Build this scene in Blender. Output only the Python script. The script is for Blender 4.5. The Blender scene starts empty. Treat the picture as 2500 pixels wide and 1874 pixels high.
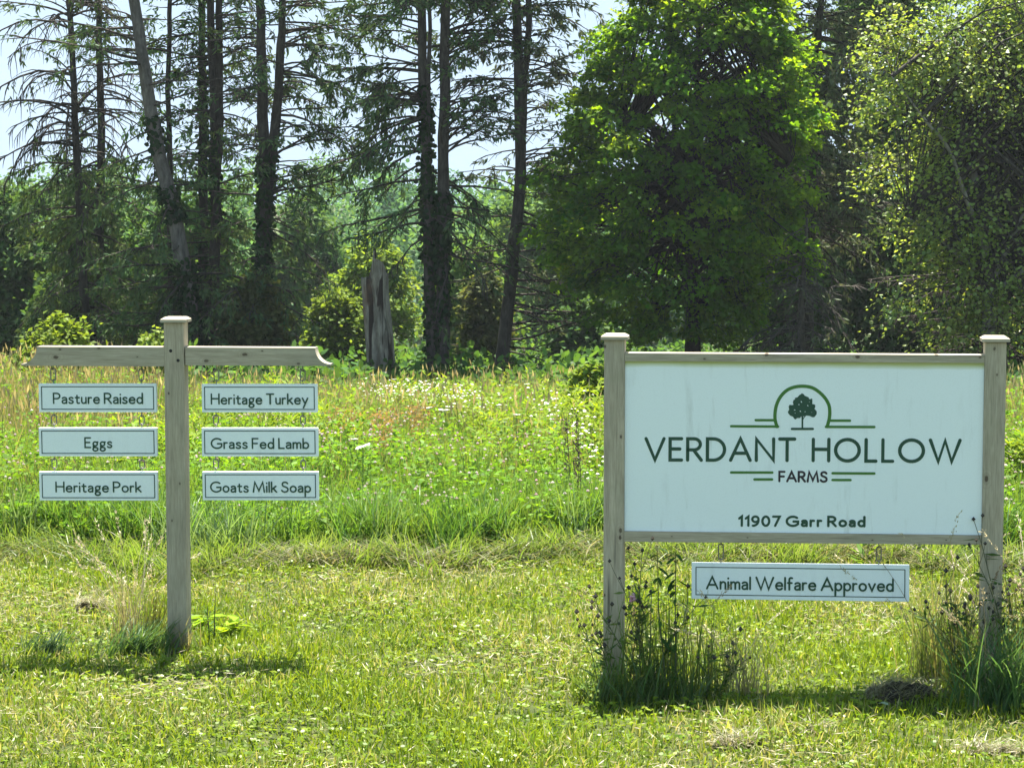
import bpy, math, random
import numpy as np
from mathutils import Vector

random.seed(7)
RNG = np.random.default_rng(11)
S = bpy.context.scene
COL = S.collection

# ------------------------------------------------------------------ camera, sky, sun, exposure
CAM_H = 2.03
FPX = 5538.0                      # focal length in photograph pixels (2500 wide)
PITCH = math.atan((937.0 - 486.0) / FPX)
cam_d = bpy.data.cameras.new("camera")
cam_d.sensor_width = 36.0
cam_d.lens = FPX / 2500.0 * 36.0
cam_d.clip_start = 0.1
cam_d.clip_end = 6000.0
cam = bpy.data.objects.new("camera", cam_d)
COL.objects.link(cam)
cam.location = (0, 0, CAM_H)
cam.rotation_euler = (math.pi / 2 - PITCH, 0, 0)
S.camera = cam

SUN_EL, SUN_AZ = math.radians(69), math.radians(5)      # azimuth: from +Y towards +X
world = bpy.data.worlds.new("World")
S.world = world
world.use_nodes = True
wn = world.node_tree
sky = wn.nodes.new("ShaderNodeTexSky")
sky.sky_type = 'NISHITA'
sky.sun_disc = False
sky.sun_elevation = SUN_EL
sky.sun_rotation = SUN_AZ
sky.air_density = 1.0
sky.dust_density = 0.25
sky.ozone_density = 3.0
bg = wn.nodes["Background"]
bg.inputs["Strength"].default_value = 0.12
sky_cap = wn.nodes.new("ShaderNodeMix")                    # added per-channel cap on the sky colour, holds down the bright horizon
sky_cap.data_type = 'RGBA'; sky_cap.blend_type = 'DARKEN'
sky_cap.inputs[0].default_value = 1.0
sky_cap.inputs[7].default_value = (1.40, 1.83, 2.26, 1)
wn.links.new(sky.outputs[0], sky_cap.inputs[6])
wn.links.new(sky_cap.outputs[2], bg.inputs["Color"])

sun_d = bpy.data.lights.new("sun", 'SUN')
sun_d.energy = 5.0
sun_d.angle = math.radians(0.55)
sun_d.color = (1.0, 0.95, 0.86)
sun = bpy.data.objects.new("sun", sun_d)
COL.objects.link(sun)
_d = Vector((math.sin(SUN_AZ) * math.cos(SUN_EL), math.cos(SUN_AZ) * math.cos(SUN_EL), math.sin(SUN_EL)))
sun.rotation_euler = _d.to_track_quat('Z', 'Y').to_euler()
sun.location = (20, 30, 60)

S.view_settings.view_transform = 'Standard'
S.view_settings.look = 'None'
S.view_settings.gamma = 1.0
S.view_settings.exposure = 2.08
S.view_settings.use_curve_mapping = False
S.cycles.max_bounces = 7
S.cycles.diffuse_bounces = 3
S.cycles.glossy_bounces = 2
S.cycles.transmission_bounces = 4
S.cycles.volume_bounces = 0
S.cycles.sample_clamp_indirect = 6.0

# ------------------------------------------------------------------ geometry helpers
CP, SP = math.cos(PITCH), math.sin(PITCH)


def ray(px, py):
    u, v = (px - 1250.0) / FPX, -(py - 937.0) / FPX
    return np.array([u, CP + v * SP, -SP + v * CP])


def P(px, py, Y):
    d = ray(px, py)
    return np.array([0, 0, CAM_H]) + d * (Y / d[1])


def D(dx, dy, Y):                                   # coordinates read on the 2212 px wide view
    return P(dx * 1.13020, dy * 1.13020, Y)


def gz(x, y):
    """ground height: flat verge, then a hollow"""
    x = np.asarray(x, float); y = np.asarray(y, float)
    z = np.where(y > 14, -(y - 14) * 0.058, 0.0)
    z = np.where(y > 110, -5.568, z)
    z = z + 0.012 * np.sin(x * 2.3 + 1.0) * np.sin(y * 1.9) + 0.008 * np.sin(x * 5.1 + y * 3.3)
    return z


def G(px, py):
    d = ray(px, py)
    t = -CAM_H / d[2]
    p = np.array([d[0] * t, d[1] * t, 0.0])
    p[2] = float(gz(p[0], p[1]))
    return p


def Yat(px, py, h):
    """depth at which the ray of a pixel is h above the ground"""
    Y = 9.0
    while Y < 60:
        p = P(px, py, Y)
        if p[2] <= gz(p[0], Y) + h:
            return Y
        Y += 0.05
    return 30.0


def nz(x, y, s=0.0):
    return (np.sin(x * 1.7 + y * 0.9 + s) + np.sin(x * -0.8 + y * 2.1 + s * 2.3 + 1.3)
            + np.sin(x * 3.1 - y * 1.3 + s * 0.7 + 4.0) * 0.6) / 2.6


def unit(v):
    return v / np.maximum(np.linalg.norm(v, axis=-1, keepdims=True), 1e-9)


class Buf:
    def __init__(self):
        self.V, self.F, self.C, self.n = [], [], [], 0

    def add(self, V, F, col=(1, 1, 1)):
        V = np.asarray(V, float).reshape(-1, 3)
        C = np.asarray(col, float)
        C = np.broadcast_to(C, (len(V), 3)) if C.ndim == 1 else C
        self.V.append(V); self.C.append(C)
        if isinstance(F, np.ndarray):
            self.F.append(F + self.n)
        else:
            by = {}
            for f in F:
                by.setdefault(len(f), []).append(f)
            for f in by.values():
                self.F.append(np.asarray(f, int) + self.n)
        self.n += len(V)

    def build(self, name, mat, parent=None, origin=None, smooth=False):
        V = np.concatenate(self.V) if self.V else np.zeros((0, 3))
        C = np.concatenate(self.C) if self.C else np.zeros((0, 3))
        if origin is not None:
            V = V - np.asarray(origin)
        me = bpy.data.meshes.new(name)
        me.vertices.add(len(V))
        me.vertices.foreach_set("co", V.astype(np.float32).ravel())
        loops = np.concatenate([f.ravel() for f in self.F])
        tot = np.concatenate([np.full(len(f), f.shape[1]) for f in self.F])
        start = np.concatenate([[0], np.cumsum(tot)[:-1]])
        me.loops.add(len(loops))
        me.loops.foreach_set("vertex_index", loops.astype(np.int32))
        me.polygons.add(len(tot))
        me.polygons.foreach_set("loop_start", start.astype(np.int32))
        me.polygons.foreach_set("loop_total", tot.astype(np.int32))
        me.polygons.foreach_set("use_smooth", np.full(len(tot), bool(smooth)))
        a = me.attributes.new("tint", 'FLOAT_COLOR', 'POINT')
        a.data.foreach_set("color", np.concatenate([C, np.ones((len(C), 1))], 1).astype(np.float32).ravel())
        me.update(calc_edges=True)
        me.materials.append(mat)
        o = bpy.data.objects.new(name, me)
        COL.objects.link(o)
        if parent is not None:
            o.parent = parent
        return o


def thing(name, label, cat, loc=(0, 0, 0), rotz=0.0, group=None):
    o = bpy.data.objects.new(name, None)
    COL.objects.link(o)
    o.location = [float(c) for c in loc]
    o.rotation_euler = (0, 0, rotz)
    o.empty_display_size = 0.1
    o["label"] = label; o["category"] = cat
    if group:
        o["group"] = group
    return o


def tag(o, label=None, cat=None, group=None, kind=None):
    if label: o["label"] = label
    if cat: o["category"] = cat
    if group: o["group"] = group
    if kind: o["kind"] = kind
    return o


def box(b, x0, x1, y0, y1, z0, z1, bev=0.0, col=(1, 1, 1)):
    """box with chamfered edges (26-face when bev > 0)"""
    if bev <= 0:
        V = [(x, y, z) for x in (x0, x1) for y in (y0, y1) for z in (z0, z1)]
        b.add(V, [(0, 1, 3, 2), (4, 6, 7, 5), (0, 4, 5, 1), (2, 3, 7, 6), (0, 2, 6, 4), (1, 5, 7, 3)], col)
        return
    V, idx = [], {}
    for sx in (0, 1):
        for sy in (0, 1):
            for sz in (0, 1):
                X, Y, Z = (x0, x1)[sx], (y0, y1)[sy], (z0, z1)[sz]
                dx, dy, dz = (bev, -bev)[sx], (bev, -bev)[sy], (bev, -bev)[sz]
                for a, p in enumerate(((X, Y + dy, Z + dz), (X + dx, Y, Z + dz), (X + dx, Y + dy, Z))):
                    idx[(sx, sy, sz, a)] = len(V); V.append(p)
    F = []
    for s in (0, 1):
        F.append([idx[(s, a, c, 0)] for a, c in ((0, 0), (1, 0), (1, 1), (0, 1))])
        F.append([idx[(a, s, c, 1)] for a, c in ((0, 0), (1, 0), (1, 1), (0, 1))])
        F.append([idx[(a, c, s, 2)] for a, c in ((0, 0), (1, 0), (1, 1), (0, 1))])
    for s in (0, 1):
        for t in (0, 1):
            F.append([idx[(s, t, 0, 0)], idx[(s, t, 1, 0)], idx[(s, t, 1, 1)], idx[(s, t, 0, 1)]])
            F.append([idx[(s, 0, t, 0)], idx[(s, 1, t, 0)], idx[(s, 1, t, 2)], idx[(s, 0, t, 2)]])
            F.append([idx[(0, s, t, 1)], idx[(1, s, t, 1)], idx[(1, s, t, 2)], idx[(0, s, t, 2)]])
    for sx in (0, 1):
        for sy in (0, 1):
            for sz in (0, 1):
                F.append([idx[(sx, sy, sz, a)] for a in range(3)])
    V = np.array(V); cen = V.mean(0)
    G2 = []
    for f in F:
        p = V[f]; n = np.cross(p[1] - p[0], p[2] - p[0])
        G2.append(f if np.dot(n, p.mean(0) - cen) > 0 else f[::-1])
    b.add(V, G2, col)


def tube(b, pts, rad, sides=6, col=(1, 1, 1), cap=True, closed=False, wob=0.0):
    pts = np.asarray(pts, float); k = len(pts)
    rad = np.broadcast_to(np.asarray(rad, float), (k,))
    if closed:
        t = unit(np.roll(pts, -1, 0) - np.roll(pts, 1, 0))
    else:
        t = unit(np.gradient(pts, axis=0))
    ref = np.array([0, 0, 1.0]) if abs(t[0][2]) < 0.9 else np.array([0, 1.0, 0])
    a = unit(np.cross(t, ref)); c = np.cross(t, a)
    ang = np.linspace(0, 2 * np.pi, sides, endpoint=False)
    r = rad[:, None] * np.ones((1, sides))
    if wob:
        r = r * (1 + wob * (RNG.random((k, sides)) - 0.5) * 2)
    V = pts[:, None] + r[..., None] * (np.cos(ang)[None, :, None] * a[:, None] + np.sin(ang)[None, :, None] * c[:, None])
    i = np.arange(k if closed else k - 1)[:, None] * sides; j = np.arange(sides)[None]
    j2 = (j + 1) % sides
    i2 = (i + sides) % (k * sides)
    F = np.stack([i + j, i + j2, i2 + j2, i2 + j], -1).reshape(-1, 4)
    b.add(V.reshape(-1, 3), F, col)
    if cap and not closed:
        n0 = b.n - k * sides
        b.F.append(np.array([[n0 + q for q in range(sides)][::-1]]))
        b.F.append(np.array([[n0 + (k - 1) * sides + q for q in range(sides)]]))


def leaves(b, C, Dr, N, L, W, col, shape='quad', fold=0.0):
    """many small leaf faces at once"""
    n = len(C)
    if n == 0: return
    Dr = unit(Dr); Sd = unit(np.cross(N, Dr)); Nn = np.cross(Dr, Sd)
    L = np.broadcast_to(np.asarray(L, float), (n,))[:, None]
    W = np.broadcast_to(np.asarray(W, float), (n,))[:, None]
    if shape == 'quad':
        prof = [(0, 0), (0.45, 0.5), (1, 0), (0.45, -0.5)]
    elif shape == 'hex':
        prof = [(0, 0), (0.28, 0.46), (0.68, 0.42), (1, 0), (0.68, -0.42), (0.28, -0.46)]
    else:                                             # lobed maple-like
        prof = [(0, 0), (0.12, 0.42), (0.42, 0.26), (0.6, 0.52), (0.68, 0.2), (1, 0), (0.68, -0.2), (0.6, -0.52), (0.42, -0.26), (0.12, -0.42)]
    k = len(prof)
    V = np.empty((n, k, 3))
    for q, (u, w) in enumerate(prof):
        V[:, q] = C + Dr * L * u + Sd * W * w + Nn * W * (abs(w) * fold - 0.25 * u * u * fold)
    F = np.arange(n * k).reshape(n, k)
    col = np.asarray(col, float)
    if col.ndim == 1: col = np.broadcast_to(col, (n, 3))
    b.add(V.reshape(-1, 3), F, np.repeat(col, k, 0))


def blades(b, B, az, L, W, lean, col, seg=3, curl=1.8):
    """grass blades: base points B, azimuth of lean, length, width, lean (0 upright .. 1.4 lying)"""
    n = len(B)
    if n == 0: return
    L = np.broadcast_to(np.asarray(L, float), (n,)); W = np.broadcast_to(np.asarray(W, float), (n,))
    lean = np.broadcast_to(np.asarray(lean, float), (n,))
    hd = np.stack([np.cos(az), np.sin(az), np.zeros(n)], -1)
    tw = RNG.uniform(-1.2, 1.2, n)
    sd = np.stack([-np.sin(az + tw), np.cos(az + tw), np.zeros(n)], -1)
    lev = np.linspace(0, 1, seg + 1)
    pos = [B]
    p = B.copy()
    for q in range(seg):
        a = lean * (((q + 0.7) / seg) ** (curl - 1)) * 1.25
        p = p + (hd * np.sin(a)[:, None] + np.array([0, 0, 1.0]) * np.cos(a)[:, None]) * (L / seg)[:, None]
        pos.append(p)
    V = np.empty((n, 2 * seg + 1, 3))
    for q in range(seg):
        w = (W * (1 - 0.75 * lev[q] ** 2) * 0.5)[:, None]
        V[:, 2 * q] = pos[q] - sd * w
        V[:, 2 * q + 1] = pos[q] + sd * w
    V[:, 2 * seg] = pos[seg]
    o = (np.arange(n) * (2 * seg + 1))[:, None]
    col = np.asarray(col, float)
    if col.ndim == 1: col = np.broadcast_to(col, (n, 3))
    Fq = np.concatenate([o + np.array([[2 * q, 2 * q + 1, 2 * q + 3, 2 * q + 2]]) for q in range(seg - 1)])
    base = b.n
    b.add(V.reshape(-1, 3), Fq, np.repeat(col, 2 * seg + 1, 0))
    b.F.append(o + np.array([[2 * seg - 2, 2 * seg - 1, 2 * seg]]) + base)


def heads(b, C, r, col, squash=1.0):
    """small faceted flower heads"""
    n = len(C)
    if n == 0: return
    o6 = np.array([(1, 0, 0), (0.3, 0.95, 0), (-0.81, 0.59, 0), (-0.81, -0.59, 0), (0.3, -0.95, 0), (0, 0, 1), (0, 0, -0.8)])
    r = np.broadcast_to(np.asarray(r, float), (n,))
    V = C[:, None] + o6[None] * r[:, None, None] * np.array([1, 1, squash])
    f = np.array([(0, 1, 5), (1, 2, 5), (2, 3, 5), (3, 4, 5), (4, 0, 5), (1, 0, 6), (2, 1, 6), (3, 2, 6), (4, 3, 6), (0, 4, 6)])
    F = (np.arange(n)[:, None, None] * 7 + f[None]).reshape(-1, 3)
    col = np.asarray(col, float)
    if col.ndim == 1: col = np.broadcast_to(col, (n, 3))
    b.add(V.reshape(-1, 3), F, np.repeat(col, 7, 0))


def colmix(n, *cols, jit=0.25):
    cols = np.asarray(cols, float)
    w = RNG.dirichlet(np.full(len(cols), 0.55), n)
    return (w @ cols) * RNG.uniform(1 - jit, 1 + jit, (n, 1))


def rand_dir(n):
    return unit(RNG.normal(size=(n, 3)))


# ------------------------------------------------------------------ materials
def mat_new(name):
    m = bpy.data.materials.new(name); m.use_nodes = True
    nt = m.node_tree
    for q in list(nt.nodes): nt.nodes.remove(q)
    out = nt.nodes.new("ShaderNodeOutputMaterial")
    return m, nt, out


def leaf_mat(name, trans=0.45, tcol=(1.5, 1.35, 0.6), gloss=0.008, rough=0.5):
    m, nt, out = mat_new(name)
    at = nt.nodes.new("ShaderNodeAttribute"); at.attribute_name = "tint"
    di = nt.nodes.new("ShaderNodeBsdfDiffuse"); tr = nt.nodes.new("ShaderNodeBsdfTranslucent")
    gl = nt.nodes.new("ShaderNodeBsdfGlossy"); gl.inputs["Roughness"].default_value = rough
    mu = nt.nodes.new("ShaderNodeMix"); mu.data_type = 'RGBA'; mu.blend_type = 'MULTIPLY'
    mu.inputs[0].default_value = 1.0
    mu.inputs[7].default_value = (*tcol, 1)
    m1 = nt.nodes.new("ShaderNodeMixShader"); m1.inputs[0].default_value = trans
    m2 = nt.nodes.new("ShaderNodeMixShader"); m2.inputs[0].default_value = gloss
    L = nt.links.new
    L(at.outputs["Color"], di.inputs["Color"]); L(at.outputs["Color"], mu.inputs[6]); L(mu.outputs[2], tr.inputs["Color"])
    L(di.outputs[0], m1.inputs[1]); L(tr.outputs[0], m1.inputs[2])
    L(m1.outputs[0], m2.inputs[1]); L(gl.outputs[0], m2.inputs[2]); L(m2.outputs[0], out.inputs["Surface"])
    return m


def plain_mat(name, col, rough=0.6, metal=0.0, spec=0.5):
    m, nt, out = mat_new(name)
    p = nt.nodes.new("ShaderNodeBsdfPrincipled")
    p.inputs["Base Color"].default_value = (*col, 1); p.inputs["Roughness"].default_value = rough
    p.inputs["Metallic"].default_value = metal; p.inputs["Specular IOR Level"].default_value = spec
    nt.links.new(p.outputs[0], out.inputs["Surface"])
    return m


def noise(nt, vec, scale, detail=4, rough=0.55, dist=0.0):
    n = nt.nodes.new("ShaderNodeTexNoise")
    n.inputs["Scale"].default_value = scale; n.inputs["Detail"].default_value = detail
    n.inputs["Roughness"].default_value = rough; n.inputs["Distortion"].default_value = dist
    nt.links.new(vec, n.inputs["Vector"])
    return n.outputs["Fac"]


def ramp(nt, fac, stops):
    r = nt.nodes.new("ShaderNodeValToRGB")
    e = r.color_ramp.elements
    while len(e) < len(stops): e.new(0.5)
    for q, (p, c) in enumerate(stops):
        e[q].position = p; e[q].color = (*c, 1)
    nt.links.new(fac, r.inputs["Fac"])
    return r.outputs["Color"]


def mapping(nt, scale, src="Object"):
    tc = nt.nodes.new("ShaderNodeTexCoord"); mp = nt.nodes.new("ShaderNodeMapping")
    mp.inputs["Scale"].default_value = scale
    nt.links.new(tc.outputs[src], mp.inputs["Vector"])
    return mp.outputs["Vector"]


def mixc(nt, fac, a, b, mode='MIX'):
    m = nt.nodes.new("ShaderNodeMix"); m.data_type = 'RGBA'; m.blend_type = mode
    if isinstance(fac, float): m.inputs[0].default_value = fac
    else: nt.links.new(fac, m.inputs[0])
    for s, k in ((a, 6), (b, 7)):
        if isinstance(s, tuple): m.inputs[k].default_value = (*s, 1)
        else: nt.links.new(s, m.inputs[k])
    return m.outputs[2]


def math_n(nt, op, a, b=None, c=None):
    m = nt.nodes.new("ShaderNodeMath"); m.operation = op
    for k, s in enumerate((a, b, c)):
        if s is None: continue
        if isinstance(s, (int, float)): m.inputs[k].default_value = s
        else: nt.links.new(s, m.inputs[k])
    return m.outputs[0]


def wood_mat(name, axis='z', knots=(), warm=0.0, plane='xz', tone=1.0):
    """weathered softwood; knots are (u, w, radius) on the front face in object space"""
    m, nt, out = mat_new(name)
    sc = (1, 1, 0.06) if axis == 'z' else (0.06, 1, 1)
    v = mapping(nt, sc)
    g1 = noise(nt, v, 55, 5, 0.6, 0.6)
    g2 = noise(nt, v, 210, 3, 0.6, 0.2)
    big = noise(nt, mapping(nt, (1, 1, 0.35) if axis == 'z' else (0.35, 1, 1)), 7, 3)
    t = tone
    c = ramp(nt, g1, [(0.25, (0.30 * t, 0.265 * t, 0.215 * t)), (0.5, (0.47 * t, 0.43 * t, 0.36 * t)), (0.75, (0.60 * t, 0.555 * t, 0.475 * t))])
    c = mixc(nt, 0.35, c, ramp(nt, g2, [(0.35, (0.27, 0.24, 0.20)), (0.65, (0.64, 0.60, 0.52))]))
    c = mixc(nt, 0.55, c, ramp(nt, big, [(0.3, (0.70, 0.71, 0.67)), (0.7, (1.08, 1.02 + 0.0 * warm, 0.95))]), 'MULTIPLY')
    c = mixc(nt, 1.0, c, (0.82, 0.785, 0.725), 'MULTIPLY')
    vec = mapping(nt, (1, 1, 1))
    sep = nt.nodes.new("ShaderNodeSeparateXYZ"); nt.links.new(vec, sep.inputs[0])
    X, Z = sep.outputs[0], sep.outputs[2]
    wn_ = noise(nt, vec, 60, 3)
    for (u, w, r) in knots:
        su, sw = (1.0, 0.62) if axis == 'z' else (0.62, 1.0)
        dx = math_n(nt, 'MULTIPLY', math_n(nt, 'SUBTRACT', X, u), su)
        dz = math_n(nt, 'MULTIPLY', math_n(nt, 'SUBTRACT', Z, w), sw)
        dd = math_n(nt, 'SQRT', math_n(nt, 'ADD', math_n(nt, 'MULTIPLY', dx, dx), math_n(nt, 'MULTIPLY', dz, dz)))
        dd = math_n(nt, 'ADD', dd, math_n(nt, 'MULTIPLY', math_n(nt, 'SUBTRACT', wn_, 0.5), r * 0.9))
        core = ramp(nt, math_n(nt, 'DIVIDE', dd, r), [(0.45, (1, 1, 1)), (1.0, (0, 0, 0))])
        c = mixc(nt, core, c, (0.075, 0.05, 0.035))
        ring = math_n(nt, 'MULTIPLY', math_n(nt, 'SINE', math_n(nt, 'DIVIDE', dd, r * 0.16)), 1.0)
        fall = ramp(nt, math_n(nt, 'DIVIDE', dd, r * 3.4), [(0.2, (0.32, 0.32, 0.32)), (1.0, (0, 0, 0))])
        k = math_n(nt, 'MULTIPLY', math_n(nt, 'GREATER_THAN', ring, 0.35), fall)
        c = mixc(nt, k, c, (0.16, 0.135, 0.1))
    ck = noise(nt, mapping(nt, (1, 1, 0.035) if axis == 'z' else (0.035, 1, 1)), 34, 2, 0.4, 0.3)      # drying checks
    c = mixc(nt, ramp(nt, ck, [(0.66, (0, 0, 0)), (0.70, (0.75, 0.75, 0.75))]), c, (0.07, 0.058, 0.045))
    al = noise(nt, mapping(nt, (1, 1, 1)), 11, 4, 0.65)                                                   # green algae and grime
    c = mixc(nt, ramp(nt, al, [(0.5, (0, 0, 0)), (0.75, (0.35, 0.35, 0.35))]), c, (0.27, 0.265, 0.18))
    if axis == 'z':                                                                                       # damp foot of a post
        wet = math_n(nt, 'ADD', Z, math_n(nt, 'MULTIPLY', math_n(nt, 'SUBTRACT', al, 0.5), 0.25))
        c = mixc(nt, ramp(nt, wet, [(0.05, (0.6, 0.6, 0.6)), (0.24, (0, 0, 0))]), c, (0.085, 0.085, 0.055))
    p = nt.nodes.new("ShaderNodeBsdfPrincipled")
    nt.links.new(c, p.inputs["Base Color"]); p.inputs["Roughness"].default_value = 0.82
    p.inputs["Specular IOR Level"].default_value = 0.25
    bp = nt.nodes.new("ShaderNodeBump"); bp.inputs["Strength"].default_value = 0.25; bp.inputs["Distance"].default_value = 0.002
    nt.links.new(g1, bp.inputs["Height"]); nt.links.new(bp.outputs[0], p.inputs["Normal"])
    nt.links.new(p.outputs[0], out.inputs["Surface"])
    return m


def paint_mat(name, grime=0.5, bounce_top=None):
    """white painted board, rain streaks and a little mildew"""
    m, nt, out = mat_new(name)
    c = (0.76, 0.82, 0.84)
    st = noise(nt, mapping(nt, (1, 1, 0.13)), 26, 4, 0.6)
    pt = noise(nt, mapping(nt, (1, 1, 1)), 3.5, 3)
    k = math_n(nt, 'MULTIPLY', ramp(nt, st, [(0.56, (0, 0, 0)), (0.72, (1, 1, 1))]), ramp(nt, pt, [(0.42, (0, 0, 0)), (0.60, (grime, grime, grime))]))
    c = mixc(nt, k, c, (0.47, 0.50, 0.49))
    sp = noise(nt, mapping(nt, (1, 1, 1)), 160, 2)
    c = mixc(nt, ramp(nt, sp, [(0.3, (0.12, 0.12, 0.12)), (0.5, (0, 0, 0))]), c, (0.55, 0.58, 0.57))
    if bounce_top is not None:                        # green bounced light painted in under the rail, ragged lower edge
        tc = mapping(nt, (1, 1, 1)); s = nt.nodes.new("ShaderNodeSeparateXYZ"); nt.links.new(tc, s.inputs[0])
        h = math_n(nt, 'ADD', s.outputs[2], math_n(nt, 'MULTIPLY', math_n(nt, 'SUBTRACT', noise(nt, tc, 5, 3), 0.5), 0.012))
        f = math_n(nt, 'DIVIDE', math_n(nt, 'SUBTRACT', h, bounce_top - 0.034), 0.034)
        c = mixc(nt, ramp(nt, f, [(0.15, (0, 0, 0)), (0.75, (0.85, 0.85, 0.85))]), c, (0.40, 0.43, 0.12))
    p = nt.nodes.new("ShaderNodeBsdfPrincipled")
    nt.links.new(c, p.inputs["Base Color"]); p.inputs["Roughness"].default_value = 0.5
    p.inputs["Specular IOR Level"].default_value = 0.35
    nt.links.new(p.outputs[0], out.inputs["Surface"])
    return m


def bark_mat(name, lo, hi, scale=14, crack=False):
    m, nt, out = mat_new(name)
    v = mapping(nt, (1, 1, 0.3))
    n1 = noise(nt, v, scale, 6, 0.65, 0.4)
    n2 = noise(nt, mapping(nt, (1, 1, 0.6)), 3, 3)
    c = ramp(nt, n1, [(0.3, lo), (0.7, hi)])
    c = mixc(nt, 0.5, c, ramp(nt, n2, [(0.35, (0.55, 0.55, 0.55)), (0.65, (1.15, 1.12, 1.05))]), 'MULTIPLY')
    if crack:
        ck = noise(nt, mapping(nt, (1, 1, 0.09)), 9, 3, 0.5, 0.5)
        c = mixc(nt, ramp(nt, ck, [(0.56, (0, 0, 0)), (0.60, (1, 1, 1))]), c, (0.035, 0.026, 0.02))
        rot = noise(nt, mapping(nt, (1, 1, 0.4)), 2.6, 4, 0.6)
        c = mixc(nt, ramp(nt, rot, [(0.54, (0, 0, 0)), (0.66, (0.7, 0.7, 0.7))]), c, (0.15, 0.085, 0.05))
    p = nt.nodes.new("ShaderNodeBsdfPrincipled")
    nt.links.new(c, p.inputs["Base Color"]); p.inputs["Roughness"].default_value = 0.9
    p.inputs["Specular IOR Level"].default_value = 0.12
    bp = nt.nodes.new("ShaderNodeBump"); bp.inputs["Strength"].default_value = 0.7; bp.inputs["Distance"].default_value = 0.03
    nt.links.new(n1, bp.inputs["Height"]); nt.links.new(bp.outputs[0], p.inputs["Normal"])
    nt.links.new(p.outputs[0], out.inputs["Surface"])
    return m


M_LEAF = leaf_mat("leaf_broad")
M_BIRCH = leaf_mat("leaf_birch", trans=0.48, tcol=(1.55, 1.45, 0.6), gloss=0.03, rough=0.40)
M_MAPLE = leaf_mat("leaf_maple", trans=0.58, tcol=(2.6, 2.15, 0.5), gloss=0.006)
M_NEEDLE = leaf_mat("leaf_needle", trans=0.25, tcol=(1.3, 1.25, 0.7), gloss=0.008)
M_GRASS = leaf_mat("grass_blade", trans=0.42, tcol=(1.35, 1.25, 0.6), gloss=0.016, rough=0.40)
M_STRAW = leaf_mat("straw", trans=0.3, tcol=(1.2, 1.1, 0.9), gloss=0.04)
M_FLOWER = leaf_mat("flower", trans=0.35, tcol=(1.1, 1.05, 1.0), gloss=0.02)
M_BARK_GREY = bark_mat("bark_grey", (0.055, 0.047, 0.042), (0.18, 0.16, 0.145))
M_BARK_DARK = bark_mat("bark_dark", (0.022, 0.018, 0.015), (0.075, 0.064, 0.054))
M_BARK_MID = bark_mat("bark_mid", (0.03, 0.025, 0.022), (0.10, 0.088, 0.078))
M_SNAG = bark_mat("snag_wood", (0.10, 0.082, 0.064), (0.33, 0.295, 0.24), 11, True)
M_TWIG = bark_mat("dead_twig", (0.045, 0.04, 0.034), (0.13, 0.115, 0.10), 20)
M_TRUNK_OUT = bark_mat("birch_bark", (0.16, 0.145, 0.125), (0.34, 0.32, 0.29), 12)
M_INK = plain_mat("sign_green_dark", (0.008, 0.055, 0.032), 0.5)
M_INK_BLACK = plain_mat("sign_black", (0.016, 0.010, 0.022), 0.5)
M_INK_GREEN = plain_mat("sign_green", (0.040, 0.150, 0.018), 0.5)
M_BORDER = plain_mat("border_line", (0.010, 0.045, 0.045), 0.5)
M_STEEL = plain_mat("galvanised_steel", (0.20, 0.19, 0.17), 0.5, 0.7)
M_HOLE = plain_mat("bolt_hole", (0.012, 0.010, 0.009), 0.9)

# ------------------------------------------------------------------ ground
gxs = np.concatenate([np.linspace(-900, -60, 12), np.linspace(-45, -12, 10), np.linspace(-10, 10, 60), np.linspace(12, 45, 10), np.linspace(60, 900, 12)])
gys = np.concatenate([np.linspace(-60, 6, 10), np.linspace(7, 32, 110), np.linspace(34, 120, 30), np.linspace(140, 3000, 14)])
gx, gy = np.meshgrid(gxs, gys)
gv = np.stack([gx, gy, gz(gx, gy)], -1)
nx, ny = len(gxs), len(gys)
ii, jj = np.meshgrid(np.arange(ny - 1), np.arange(nx - 1), indexing='ij')
q0 = (ii * nx + jj).ravel()
b = Buf(); b.add(gv.reshape(-1, 3), np.stack([q0, q0 + 1, q0 + nx + 1, q0 + nx], -1))
m, nt, out = mat_new("ground_soil_and_thatch")
v = mapping(nt, (1, 1, 1))
c = ramp(nt, noise(nt, v, 9, 6, 0.7), [(0.3, (0.022, 0.028, 0.009)), (0.5, (0.045, 0.060, 0.016)), (0.7, (0.10, 0.09, 0.04))])
c = mixc(nt, ramp(nt, noise(nt, v, 0.9, 3), [(0.4, (0, 0, 0)), (0.65, (0.6, 0.6, 0.6))]), c, (0.05, 0.065, 0.018))
p = nt.nodes.new("ShaderNodeBsdfPrincipled"); nt.links.new(c, p.inputs["Base Color"]); p.inputs["Roughness"].default_value = 0.95
p.inputs["Specular IOR Level"].default_value = 0.1
nt.links.new(p.outputs[0], out.inputs["Surface"])
tag(b.build("ground", m, smooth=True), kind="structure")

# ------------------------------------------------------------------ lettering made of strokes


def arc(cx, cy, rx, ry, a0, a1, n=14):
    a = np.radians(np.linspace(a0, a1, n))
    return [(cx + rx * math.cos(t), cy + ry * math.sin(t)) for t in a]


def smooth(pts, n=5):
    p = np.array([pts[0]] + list(pts) + [pts[-1]], float); o = []
    for i in range(1, len(p) - 2):
        for t in np.linspace(0, 1, n, endpoint=False):
            o.append(0.5 * ((2 * p[i]) + (-p[i - 1] + p[i + 1]) * t + (2 * p[i - 1] - 5 * p[i] + 4 * p[i + 1] - p[i + 2]) * t * t
                            + (-p[i - 1] + 3 * p[i] - 3 * p[i + 1] + p[i + 2]) * t ** 3))
    o.append(p[-2])
    return [tuple(q) for q in o]


def Lc(*p): return list(p)


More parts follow.
